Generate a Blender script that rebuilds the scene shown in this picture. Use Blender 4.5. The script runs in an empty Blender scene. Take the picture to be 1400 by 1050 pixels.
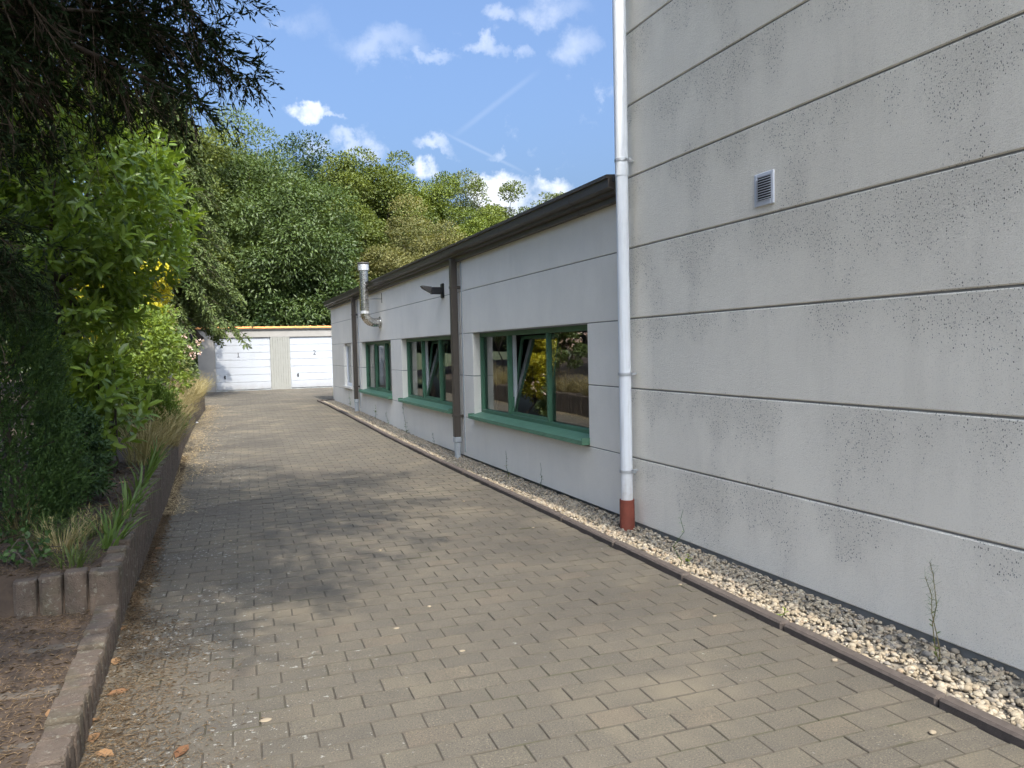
import bpy, math, random
import numpy as np
from mathutils import Matrix, Vector

SC = bpy.context.scene
COL = SC.collection
rs = np.random.RandomState
R_ = math.radians

# ------------------------------------------------------------------ camera
F_PX, CX, CY, EYE = 1050.0, 700.0, 525.0, 1.62


def _cam(x, y):
    return np.array([x - CX, -(y - CY), -F_PX])


_Y = _cam(280, 486); _Y /= np.linalg.norm(_Y)
_Z = np.cross(_cam(1280, 463), _Y); _Z /= np.linalg.norm(_Z)
_X = np.cross(_Y, _Z)
ROT = np.stack([_X, _Y, _Z])
EYEP = np.array([0, 0, EYE])


def ray(x, y): return ROT @ _cam(x, y)
def gp(x, y, z=0.0):
    r = ray(x, y); return EYEP + (z - EYE) / r[2] * r
def yp(x, y, Y):
    r = ray(x, y); return EYEP + Y / r[1] * r
def udir(x, y):
    r = ray(x, y); return r / np.linalg.norm(r)


cd = bpy.data.cameras.new('camera')
cam = bpy.data.objects.new('camera', cd); COL.objects.link(cam)
cd.sensor_width = 36.0; cd.lens = 36.0 * F_PX / 1400.0
cd.clip_start = 0.05; cd.clip_end = 2000
M4 = Matrix([list(ROT[i]) + [EYEP[i]] for i in range(3)] + [[0, 0, 0, 1]])
cam.matrix_world = M4
SC.camera = cam

# ------------------------------------------------------------------ light
SUN_EL, SUN_AZ = R_(52), R_(2.6)        # behind the camera, a touch behind the wall plane
sunv = Vector((math.sin(SUN_AZ) * math.cos(SUN_EL), -math.cos(SUN_AZ) * math.cos(SUN_EL), math.sin(SUN_EL)))
sl = bpy.data.lights.new('sun', 'SUN'); sl.energy = 2.0; sl.angle = R_(0.53); sl.color = (1.0, 0.92, 0.80)
so = bpy.data.objects.new('sun', sl); COL.objects.link(so)
so.rotation_euler = sunv.to_track_quat('Z', 'Y').to_euler(); so.location = (0, -20, 30)

SC.view_settings.view_transform = 'Standard'
SC.view_settings.look = 'None'
SC.view_settings.exposure = 1.42
SC.view_settings.gamma = 1.0
SC.cycles.use_denoising = True
SC.cycles.adaptive_threshold = 0.02
SC.cycles.max_bounces = 4
SC.cycles.use_light_tree = False
SC.cycles.diffuse_bounces = 3
SC.cycles.glossy_bounces = 2
SC.cycles.transparent_max_bounces = 8


class G:
    """tiny node helper"""
    def __init__(s, nt): s.nt = nt
    def n(s, t, **kw):
        nd = s.nt.nodes.new(t)
        for k, v in kw.items():
            if hasattr(nd, k) and k not in ('Scale',): setattr(nd, k, v)
        return nd
    def put(s, sock, v):
        if isinstance(v, bpy.types.NodeSocket): s.nt.links.new(v, sock)
        elif v is not None: sock.default_value = v
    def math(s, op, a, b=None, c=None, clamp=False):
        nd = s.n('ShaderNodeMath'); nd.operation = op; nd.use_clamp = clamp
        s.put(nd.inputs[0], a); s.put(nd.inputs[1], b)
        if c is not None: s.put(nd.inputs[2], c)
        return nd.outputs[0]
    def vmath(s, op, a, b=None):
        nd = s.n('ShaderNodeVectorMath'); nd.operation = op
        s.put(nd.inputs[0], a)
        if b is not None: s.put(nd.inputs[1], b)
        return nd.outputs['Value'] if op in ('DOT_PRODUCT', 'LENGTH') else nd.outputs[0]
    def noise(s, vec, scale, detail=2, rough=.5, dist=0.0):
        nd = s.n('ShaderNodeTexNoise'); s.put(nd.inputs['Vector'], vec)
        nd.inputs['Scale'].default_value = scale; nd.inputs['Detail'].default_value = detail
        nd.inputs['Roughness'].default_value = rough; nd.inputs['Distortion'].default_value = dist
        return nd.outputs['Fac']
    def voro(s, vec, scale, out='Distance'):
        nd = s.n('ShaderNodeTexVoronoi'); s.put(nd.inputs['Vector'], vec); nd.inputs['Scale'].default_value = scale
        return nd.outputs[out]
    def ramp(s, fac, stops, interp='LINEAR'):
        nd = s.n('ShaderNodeValToRGB'); s.put(nd.inputs[0], fac); cr = nd.color_ramp; cr.interpolation = interp
        while len(cr.elements) < len(stops): cr.elements.new(.5)
        for e, (p, c) in zip(cr.elements, stops):
            e.position = p; e.color = (c, c, c, 1) if isinstance(c, (int, float)) else (*c, 1)
        return nd.outputs[0]
    def mix(s, fac, a, b, mode='MIX'):
        nd = s.n('ShaderNodeMix'); nd.data_type = 'RGBA'; nd.blend_type = mode
        s.put(nd.inputs[0], fac)
        for sock, v in ((nd.inputs[6], a), (nd.inputs[7], b)):
            s.put(sock, (*v, 1) if isinstance(v, tuple) and len(v) == 3 else v)
        return nd.outputs[2]
    def mapping(s, vec, scale=(1, 1, 1), rot=(0, 0, 0)):
        nd = s.n('ShaderNodeMapping'); s.put(nd.inputs[0], vec)
        nd.inputs['Scale'].default_value = scale; nd.inputs['Rotation'].default_value = rot
        return nd.outputs[0]
    def pos(s): return s.n('ShaderNodeNewGeometry').outputs['Position']
    def bump(s, h, strength, dist):
        nd = s.n('ShaderNodeBump'); s.put(nd.inputs['Height'], h)
        nd.inputs['Strength'].default_value = strength; nd.inputs['Distance'].default_value = dist
        return nd.outputs[0]
    def sstep(s, v, a, b):
        nd = s.n('ShaderNodeMapRange'); nd.interpolation_type = 'SMOOTHSTEP'
        s.put(nd.inputs[0], v); nd.inputs[1].default_value = a; nd.inputs[2].default_value = b
        return nd.outputs[0]
    def sep(s, v):
        nd = s.n('ShaderNodeSeparateXYZ'); s.put(nd.inputs[0], v); return nd.outputs


# ------------------------------------------------------------------ world: sky with clouds
W = bpy.data.worlds.new('World'); SC.world = W; W.use_nodes = True
W.cycles.sampling_method = 'NONE'
g = G(W.node_tree); W.node_tree.nodes.clear()
sky = g.n('ShaderNodeTexSky'); sky.sky_type = 'NISHITA'; sky.sun_disc = False
sky.sun_elevation = SUN_EL; sky.sun_rotation = math.pi - SUN_AZ
sky.air_density = 1.0; sky.dust_density = 10.0; sky.ozone_density = 4.0; sky.altitude = 0
dirv = g.n('ShaderNodeTexCoord').outputs['Generated']
nz = g.n('ShaderNodeTexNoise'); g.put(nz.inputs['Vector'], dirv)
nz.inputs['Scale'].default_value = 11; nz.inputs['Detail'].default_value = 6; nz.inputs['Roughness'].default_value = .62
wob = nz.outputs['Fac']
warp = g.n('ShaderNodeVectorMath'); warp.operation = 'MULTIPLY_ADD'
g.put(warp.inputs[0], nz.outputs['Color']); warp.inputs[1].default_value = (.13, .13, .13); g.put(warp.inputs[2], g.vmath('SUBTRACT', dirv, (.065, .065, .065)))
dirw = warp.outputs[0]
body = g.sstep(wob, .30, .62)
cov = None
CLOUDS = [(415, 162, 32, 15, .95), (450, 170, 26, 6, .5), (505, 60, 75, 24, .30), (598, 73, 26, 10, .3), (662, 62, 30, 11, .42),
          (712, 70, 12, 11, .34), (787, 76, 34, 28, .36), (748, 6, 46, 24, .42), (686, 20, 20, 12, .35), (586, 197, 26, 12, .6),
          (676, 199, 18, 9, .5), (492, 198, 28, 11, .4), (436, 212, 28, 14, .3), (582, 236, 18, 14, .8), (672, 252, 46, 24, .95),
          (728, 268, 46, 24, .9), (410, 30, 30, 18, .18)]
for (x, y, rx, ry, k) in CLOUDS:
    d = udir(x, y); r = udir(x + 10, y) - d; r /= np.linalg.norm(r); u = np.cross(r, d)
    r *= 1100.0 / rx; u *= 1100.0 / ry
    a = g.vmath('DOT_PRODUCT', dirw, tuple(r))
    b = g.math('SUBTRACT', g.vmath('DOT_PRODUCT', dirw, tuple(u)), float(np.dot(u, d)))
    q = g.math('MULTIPLY_ADD', a, a, g.math('MULTIPLY', b, b))
    nd = g.n('ShaderNodeMapRange'); nd.interpolation_type = 'SMOOTHSTEP'
    g.put(nd.inputs[0], q); nd.inputs[1].default_value = 1.5
    nd.inputs[2].default_value = .1 if k > .8 else -.6; nd.inputs[4].default_value = k
    m = nd.outputs[0]
    cov = m if cov is None else g.math('MAXIMUM', cov, m)
cov = g.math('MULTIPLY', g.math('MULTIPLY', cov, body), g.math('GREATER_THAN', g.vmath('DOT_PRODUCT', dirv, tuple(udir(600, 120))), .3))
for (x0, y0, x1, y1, wd, k) in [(618, 188, 738, 96, 6, .06), (600, 178, 722, 238, 3.5, .09)]:
    d0, d1 = udir(x0, y0), udir(x1, y1); nn = np.cross(d0, d1); nn /= np.linalg.norm(nn)
    mid = d0 + d1; mid /= np.linalg.norm(mid); half = float(np.dot(mid, d0))
    dist = g.math('ABSOLUTE', g.math('ADD', g.vmath('DOT_PRODUCT', dirv, tuple(nn)), g.math('MULTIPLY', g.math('SUBTRACT', wob, .5), .004)))
    m = g.sstep(g.math('SUBTRACT', 1.0, g.math('DIVIDE', dist, wd / 1100.0)), 0, 1)
    al = g.sstep(g.vmath('DOT_PRODUCT', dirv, tuple(mid)), half - .0005, half + .002)
    cov = g.math('MAXIMUM', cov, g.math('MULTIPLY', g.math('MULTIPLY', m, al), k))
# fair-weather clouds over the whole dome
gen = g.math('MULTIPLY', g.sstep(wob, .60, .80), .45)
cov = g.math('MAXIMUM', cov, gen)
skyc = g.mix(1.0, sky.outputs[0], (0.80, 0.93, 1.06), 'MULTIPLY')
skyc = g.mix(cov, skyc, (4.3, 4.35, 4.5))
bg = g.n('ShaderNodeBackground'); g.put(bg.inputs[0], skyc); bg.inputs[1].default_value = 0.13
wo = g.n('ShaderNodeOutputWorld'); g.put(wo.inputs[0], bg.outputs[0])


# ------------------------------------------------------------------ materials
def new_mat(name):
    m = bpy.data.materials.new(name); m.use_nodes = True
    nt = m.node_tree; b = nt.nodes['Principled BSDF']; return m, G(nt), b


def plain(name, col, rough=.6, metal=0.0, var=.12, scale=6, bump=0.0, bscale=60, spec=.5):
    m, g, b = new_mat(name); p = g.pos()
    f = g.noise(p, scale, 5, .6)
    c = g.mix(f, tuple(x * (1 - var * 1.6) for x in col), tuple(min(1, x * (1 + var * 1.6)) for x in col))
    g.put(b.inputs['Base Color'], c); b.inputs['Metallic'].default_value = metal
    b.inputs['Specular IOR Level'].default_value = spec
    g.put(b.inputs['Roughness'], g.math('ADD', rough - .08, g.math('MULTIPLY', g.noise(p, scale * 4, 3), .16)))
    if bump: g.put(b.inputs['Normal'], g.bump(g.noise(p, bscale, 4), bump, .004))
    return m


def leafm(name, c1, c2, trans=.3, rough=.5, c3=None, spec=.4):
    m, g, b = new_mat(name)
    at = g.n('ShaderNodeAttribute'); at.attribute_name = 'v'
    v = at.outputs['Fac']
    n = g.noise(g.pos(), 1.7, 3)
    f = g.math('ADD', g.math('MULTIPLY', v, .8), g.math('MULTIPLY', g.math('SUBTRACT', n, .5), .5), clamp=True)
    st = [(0.0, c1), (.85, c2)] if c3 is None else [(0.0, c1), (.72, c2), (.97, c3)]
    c = g.ramp(f, st)
    g.put(b.inputs['Base Color'], c); b.inputs['Roughness'].default_value = rough
    b.inputs['Specular IOR Level'].default_value = spec
    if trans:
        t = g.n('ShaderNodeBsdfTranslucent')
        g.put(t.inputs[0], g.mix(1.0, c, (1.5, 1.35, .5), 'MULTIPLY'))
        mx = g.n('ShaderNodeMixShader'); mx.inputs[0].default_value = trans
        nt = m.node_tree; out = nt.nodes['Material Output']
        nt.links.new(b.outputs[0], mx.inputs[1]); nt.links.new(t.outputs[0], mx.inputs[2]); nt.links.new(mx.outputs[0], out.inputs[0])
    return m


def plaster(name, col, grime, relief):
    m, g, b = new_mat(name); p = g.pos()
    big = g.noise(p, .8, 4, .6)
    streak = g.noise(g.mapping(p, (2.2, 2.2, .35)), 1.6, 5, .65)
    c = g.mix(g.sstep(big, .3, .7), tuple(x * .95 for x in col), tuple(x * 1.04 for x in col))
    c = g.mix(g.math('MULTIPLY', g.sstep(streak, .45, .75), .16 * grime + .12), c, tuple(x * .72 for x in col))
    # black mildew specks gathered in patches that run down from the joints
    zc = g.sep(p)[2]
    fr = g.math('FRACT', g.math('DIVIDE', g.math('SUBTRACT', zc, -.012), .624))
    near_top = g.math('MULTIPLY', g.sstep(fr, .25, 1.0), .18)
    patch = g.math('ADD', g.noise(g.mapping(p, (1, 1, .6)), 1.9, 4, .62), near_top)
    wn = g.n('ShaderNodeTexNoise'); g.put(wn.inputs['Vector'], p); wn.inputs['Scale'].default_value = 140
    pw = g.vmath('ADD', g.mapping(p, (1, 1, .7)), g.vmath('MULTIPLY', wn.outputs['Color'], (.009, .009, .009)))
    cell = g.n('ShaderNodeTexVoronoi'); g.put(cell.inputs['Vector'], pw); cell.inputs['Scale'].default_value = 98
    rnd = g.sep(cell.outputs['Color'])[0]
    dens = g.sstep(patch, .455, .72)
    c = g.mix(g.math('MULTIPLY', g.sstep(patch, .46, .78), .25 * grime), c, tuple(x * .5 for x in col))
    gate = g.math('LESS_THAN', rnd, g.math('MULTIPLY', dens, .85))
    size = g.math('ADD', .11, g.math('MULTIPLY', g.sep(cell.outputs['Color'])[1], .27))
    dot = g.math('MULTIPLY', g.sstep(g.math('SUBTRACT', size, cell.outputs['Distance']), 0, .10), gate)
    cell2 = g.n('ShaderNodeTexVoronoi'); g.put(cell2.inputs['Vector'], p); cell2.inputs['Scale'].default_value = 190
    r2 = g.sep(cell2.outputs['Color'])[0]
    gate2 = g.math('LESS_THAN', r2, g.math('MULTIPLY', g.sstep(patch, .40, .72), .75))
    dot2 = g.math('MULTIPLY', g.sstep(g.math('SUBTRACT', .33, cell2.outputs['Distance']), 0, .15), gate2)
    sp = g.math('MULTIPLY', g.math('MAXIMUM', dot, g.math('MULTIPLY', dot2, .95)), grime)
    c = g.mix(g.math('MULTIPLY', sp, .86), c, (.045, .042, .038))
    gr = g.noise(p, 125, 3, .7)
    c = g.mix(g.math('MULTIPLY', g.sstep(gr, .50, .36), .24 * (.3 + .7 * relief)), c, tuple(x * .58 for x in col))
    g.put(b.inputs['Base Color'], c); b.inputs['Roughness'].default_value = .9
    b.inputs['Specular IOR Level'].default_value = .2
    h = g.math('ADD', gr, g.math('MULTIPLY', g.noise(p, 40, 3), .6))
    g.put(b.inputs['Normal'], g.bump(h, relief, .006))
    return m


M = {}
M['tall'] = plaster('weathered_render', (.90, .84, .73), 1.0, .8)
M['low'] = plaster('smooth_render', (.86, .815, .73), .12, .25)
M['joint'] = plain('joint_filler', (.27, .26, .24), .9, var=.2)
M['plinth'] = plain('plinth', (.22, .215, .20), .85, var=.25, scale=9, bump=.3)
M['brown'] = plain('brown_metal', (.078, .063, .050), .45, .0, var=.1)
M['roofing'] = plain('roofing', (.09, .09, .088), .9, var=.3)
M['green'] = plain('green_frame', (.070, .170, .100), .5, var=.18)
M['sillg'] = plain('green_sill', (.100, .215, .135), .55, var=.22, scale=9)


def _pipe():
    m, g, b = new_mat('white_pipe'); p = g.pos()
    st = g.noise(g.mapping(p, (14, 14, .7)), 3, 4, .6)
    c = g.mix(g.math('MULTIPLY', g.sstep(st, .48, .75), .4), (.78, .80, .83), (.50, .49, .45))
    c = g.mix(g.math('MULTIPLY', g.math('MULTIPLY', g.sstep(g.sep(p)[2], .75, .2), g.noise(p, 30, 4)), .7), c, (.42, .36, .28))
    g.put(b.inputs['Base Color'], c); b.inputs['Roughness'].default_value = .4; return m


M['whitepipe'] = _pipe()

M['red'] = plain('red_sleeve', (.22, .055, .032), .7, var=.3, scale=18)
M['galv'] = plain('zinc', (.55, .56, .57), .45, .6, var=.12)
M['greyplastic'] = plain('grey_plastic', (.42, .44, .45), .5, var=.06)
M['steel'] = plain('stainless', (.62, .60, .56), .26, 1.0, var=.15, scale=9)
M['sooty'] = plain('sooty', (.07, .065, .06), .7, var=.3)
M['black'] = plain('black_plastic', (.018, .018, .02), .42, var=.1)
M['ventw'] = plain('vent_plastic', (.62, .64, .70), .45, var=.04)
M['interior'] = plain('interior', (.12, .12, .115), .9)
M['blind'] = plain('inner_frame', (.55, .57, .56), .6)


def _door():
    m, g, b = new_mat('white_door'); p = g.pos()
    c = g.mix(g.math('MULTIPLY', g.sstep(g.noise(g.mapping(p, (1, 1, .4)), 3.5, 5, .65), .48, .72), .22), (.40, .42, .455), (.28, .28, .27))
    c = g.mix(g.math('MULTIPLY', g.math('MULTIPLY', g.sstep(g.sep(p)[2], .62, .2), g.noise(p, 8, 4)), .7), c, (.20, .18, .15))
    g.put(b.inputs['Base Color'], c); b.inputs['Roughness'].default_value = .45; return m


M['doorw'] = _door()

M['gwall'] = plain('garage_concrete', (.30, .285, .265), .9, var=.10, scale=4, bump=.3)
M['gboard'] = plain('garage_board', (.27, .27, .245), .85, var=.06)
M['tile'] = plain('clay_tile', (.62, .27, .085), .8, var=.22, scale=7, bump=.4)
M['kerb'] = plain('kerb_stone', (.085, .068, .058), .92, var=.3, scale=22, bump=.6, bscale=150)


def _pal():
    m, g, b = new_mat('palisade'); p = g.pos()
    c = g.mix(g.noise(p, 16, 5, .65), (.048, .036, .028), (.150, .112, .084))
    c = g.mix(g.math('MULTIPLY', g.sstep(g.noise(p, 34, 4, .7), .56, .66), .65), c, (.21, .20, .165))
    c = g.mix(g.math('MULTIPLY', g.sstep(g.noise(p, 5, 3), .52, .66), .22), c, (.050, .062, .026))
    g.put(b.inputs['Base Color'], c); b.inputs['Roughness'].default_value = .95
    g.put(b.inputs['Normal'], g.bump(g.math('ADD', g.noise(p, 130, 3), g.noise(p, 28, 4)), 1.0, .008)); return m


M['pal'] = _pal()

M['soil'] = plain('soil', (.062, .043, .030), 1.0, var=.45, scale=11, bump=1.0, bscale=60)
M['grassland'] = plain('rough_ground', (.075, .085, .035), 1.0, var=.4, scale=2, bump=.8, bscale=20)
M['bark'] = plain('bark', (.075, .058, .045), .95, var=.4, scale=14, bump=1.0, bscale=60)
M['stone'] = plain('grey_stone', (.085, .070, .056), .95, var=.3, scale=20, bump=.8)
M['paper'] = plain('paper', (.75, .76, .82), .7, var=.05)
M['ink'] = plain('ink', (.02, .02, .02), .6)


def _glass():
    m, g, b = new_mat('window_glass'); nt = m.node_tree
    gl = g.n('ShaderNodeBsdfGlossy'); gl.inputs['Roughness'].default_value = 0.004; gl.inputs['Color'].default_value = (.95, .97, .96, 1)
    tr = g.n('ShaderNodeBsdfTransparent'); tr.inputs['Color'].default_value = (.80, .85, .83, 1)
    fr = g.n('ShaderNodeFresnel'); fr.inputs['IOR'].default_value = 3.0
    wv = g.bump(g.noise(g.pos(), 1.6, 1), .05, .02)
    nt.links.new(wv, gl.inputs['Normal'])
    mx = g.n('ShaderNodeMixShader'); nt.links.new(fr.outputs[0], mx.inputs[0])
    nt.links.new(tr.outputs[0], mx.inputs[1]); nt.links.new(gl.outputs[0], mx.inputs[2])
    nt.links.new(mx.outputs[0], nt.nodes['Material Output'].inputs[0]); return m


M['glass'] = _glass()


def _paver():
    m, g, b = new_mat('concrete_paver'); p = g.pos()
    geo = g.n('ShaderNodeNewGeometry'); oi = g.n('ShaderNodeObjectInfo')
    rnd = g.math('FRACT', g.math('ADD', geo.outputs['Random Per Island'], g.math('MULTIPLY', oi.outputs['Random'], 7.31)))
    c = g.ramp(rnd, [(0, (.106, .094, .075)), (.5, (.116, .102, .081)), (.9, (.123, .108, .083)), (1, (.127, .106, .081))])
    mid = g.noise(p, 7, 4, .6)
    c = g.mix(g.math('MULTIPLY', g.sstep(mid, .35, .75), .40), c, (.085, .079, .068))
    dirt = g.noise(p, .55, 4, .6)
    c = g.mix(g.math('MULTIPLY', g.sstep(dirt, .42, .68), .60), c, (.062, .056, .049))
    sand = g.noise(p, 150, 3, .75)
    c = g.mix(g.sstep(sand, .52, .70), c, g.mix(1.0, c, (2.1, 2.0, 1.8), 'MULTIPLY'))
    c = g.mix(g.math('MULTIPLY', g.sstep(g.noise(p, 120, 3, .7), .53, .66), .75), c, (.045, .041, .036))
    tan = g.noise(g.mapping(p, (1, 1, 1), (0, 0, 1)), 1.1, 3, .6)
    c = g.mix(g.math('MULTIPLY', g.sstep(tan, .50, .72), .45), c, (.215, .180, .125))
    # pale lichen crusts, densest along the planting bed
    x = g.sep(p)[0]
    near = g.math('SUBTRACT', 1.0, g.sstep(x, -.3, 1.3))
    lich = g.math('ADD', g.noise(p, 26, 4, .65), g.math('MULTIPLY', near, .10))
    lich = g.math('ADD', lich, g.math('MULTIPLY', g.math('SUBTRACT', g.noise(p, 1.4, 2), .5), .22))
    c = g.mix(g.math('MULTIPLY', g.sstep(lich, .70, .74), .6), c, (.40, .40, .37))
    g.put(b.inputs['Base Color'], c)
    b.inputs['Roughness'].default_value = .92; b.inputs['Specular IOR Level'].default_value = .25
    h = g.math('ADD', g.noise(p, 260, 2, .7), g.math('MULTIPLY', g.noise(p, 40, 3), .8))
    g.put(b.inputs['Normal'], g.bump(h, .55, .004)); return m


M['paver'] = _paver()


def _sand():
    m, g, b = new_mat('joint_sand'); p = g.pos()
    c = g.mix(g.noise(p, 30, 4), (.045, .038, .030), (.105, .090, .068))
    c = g.mix(g.math('MULTIPLY', g.sstep(g.noise(p, 2.2, 4), .52, .66), .6), c, (.050, .050, .026))
    g.put(b.inputs['Base Color'], c); b.inputs['Roughness'].default_value = 1.0; return m


M['jointsand'] = _sand()



def _pebble():
    m, g, b = new_mat('pebbles')
    at = g.n('ShaderNodeAttribute'); at.attribute_name = 'v'
    c = g.ramp(at.outputs['Fac'], [(0, (.14, .13, .11)), (.14, (.28, .25, .21)), (.3, (.28, .225, .15)), (.6, (.385, .315, .215)), (.88, (.48, .42, .32)), (.98, (.35, .26, .17))])
    c = g.mix(g.math('MULTIPLY', g.sstep(g.noise(g.pos(), 1.3, 4), .45, .75), .35), c, (.22, .19, .16))
    g.put(b.inputs['Base Color'], g.mix(g.math('MULTIPLY', g.noise(g.pos(), 90, 3), .45), c, (.16, .14, .12)))
    b.inputs['Roughness'].default_value = .8; b.inputs['Specular IOR Level'].default_value = .3; return m


M['pebble'] = _pebble()
M['gravelbase'] = plain('gravel_base', (.20, .175, .14), 1.0, var=.5, scale=60, bump=1, bscale=60)

L = {}
L['conifer'] = leafm('cypress_leaf', (.011, .019, .009), (.030, .050, .018), .10, .85, None, .1)
L['deadtwig'] = leafm('dead_twig', (.040, .028, .019), (.085, .062, .043), .0, .9)
L['laurel'] = leafm('laurel_leaf', (.095, .160, .028), (.235, .335, .055), .40, .32, (.32, .42, .09), .6)
L['thuja'] = leafm('thuja_leaf', (.028, .062, .016), (.085, .155, .034), .15, .6)
L['glossy'] = leafm('glossy_leaf', (.022, .048, .014), (.058, .105, .028), .15, .5, (.10, .15, .05), .25)
L['lime'] = leafm('lime_leaf', (0.087, 0.137, 0.024), (0.218, 0.294, 0.049), .42, .5, (0.294, 0.262, 0.054))
L['mound'] = leafm('mound_leaf', (0.052, 0.098, 0.016), (0.169, 0.240, 0.033), .2, .6)
L['spruce'] = leafm('spruce_needle', (0.044, 0.074, 0.022), (0.137, 0.176, 0.049), .2, .6)
L['gold'] = leafm('gold_leaf', (.36, .34, .03), (.62, .56, .05), .4, .5)
L['pale'] = leafm('pale_leaf', (0.120, 0.138, 0.048), (0.240, 0.240, 0.090), .3, .6)
L['rose'] = leafm('rose_leaf', (0.065, 0.104, 0.031), (0.156, 0.195, 0.058), .3, .5, (0.286, 0.130, 0.078))
L['petal'] = leafm('pink_petal', (.55, .34, .30), (.75, .62, .55), .3, .6)
L['dry'] = leafm('dry_grass', (.20, .165, .075), (.43, .365, .185), .25, .8)
L['grass'] = leafm('green_grass', (.060, .100, .025), (.150, .200, .055), .35, .55)
L['iris'] = leafm('strap_leaf', (.070, .125, .030), (.150, .230, .060), .4, .45)
L['straw'] = leafm('straw', (.30, .22, .11), (.54, .42, .24), .0, .9)
L['litter'] = leafm('needle_litter', (.075, .050, .030), (.265, .185, .105), .0, .95)
L['deadleaf'] = leafm('dead_leaf', (.16, .075, .035), (.36, .22, .11), .15, .7)
L['chestnut'] = leafm('chestnut_leaf', (0.043, 0.073, 0.018), (0.120, 0.168, 0.045), .25, .45)
L['robinia'] = leafm('robinia_leaf', (0.084, 0.126, 0.043), (0.168, 0.216, 0.079), .35, .6)
L['oak'] = leafm('oak_leaf', (0.065, 0.094, 0.018), (0.172, 0.204, 0.041), .28, .55)
L['oak2'] = leafm('oak_leaf_yellowish', (0.073, 0.114, 0.017), (0.202, 0.242, 0.041), .3, .55, (0.294, 0.228, 0.060))
L['aspen'] = leafm('aspen_leaf', (0.095, 0.125, 0.054), (0.208, 0.232, 0.105), .3, .6)
L['tan'] = leafm('faded_leaf', (0.112, 0.121, 0.041), (0.228, 0.216, 0.078), .3, .7, (0.233, 0.158, 0.059))
L['dark'] = leafm('dark_leaf', (0.023, 0.046, 0.014), (0.074, 0.115, 0.028), .2, .5)


# ------------------------------------------------------------------ mesh helpers
def origin(o):
    v = Vector((0, 0, 0))
    while o is not None: v += o.location; o = o.parent
    return np.array(v)


def mesh_obj(name, V, F, mat, parent=None, loc=None, smooth=False, vattr=None):
    V = np.asarray(V, float)
    me = bpy.data.meshes.new(name)
    off = origin(parent) if parent else np.zeros(3)
    if loc is not None: off = off + np.asarray(loc) - (off if parent else 0) * 1.0
    V = V - off
    if isinstance(F, np.ndarray):
        k = F.shape[1]; n = len(F)
        me.vertices.add(len(V)); me.vertices.foreach_set('co', V.astype(np.float32).ravel())
        me.loops.add(n * k); me.loops.foreach_set('vertex_index', F.astype(np.int32).ravel())
        me.polygons.add(n); me.polygons.foreach_set('loop_start', np.arange(0, n * k, k, dtype=np.int32))
        me.update(calc_edges=True)
    else:
        me.from_pydata([tuple(v) for v in V], [], F); me.update()
    if vattr is not None:
        a = me.attributes.new('v', 'FLOAT', 'FACE'); a.data.foreach_set('value', np.asarray(vattr, np.float32))
    if smooth: me.polygons.foreach_set('use_smooth', [True] * len(me.polygons))
    me.materials.append(mat)
    o = bpy.data.objects.new(name, me); COL.objects.link(o)
    if parent: o.parent = parent
    if loc is not None: o.location = Vector(np.asarray(loc) - (origin(parent) if parent else 0))
    return o


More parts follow.
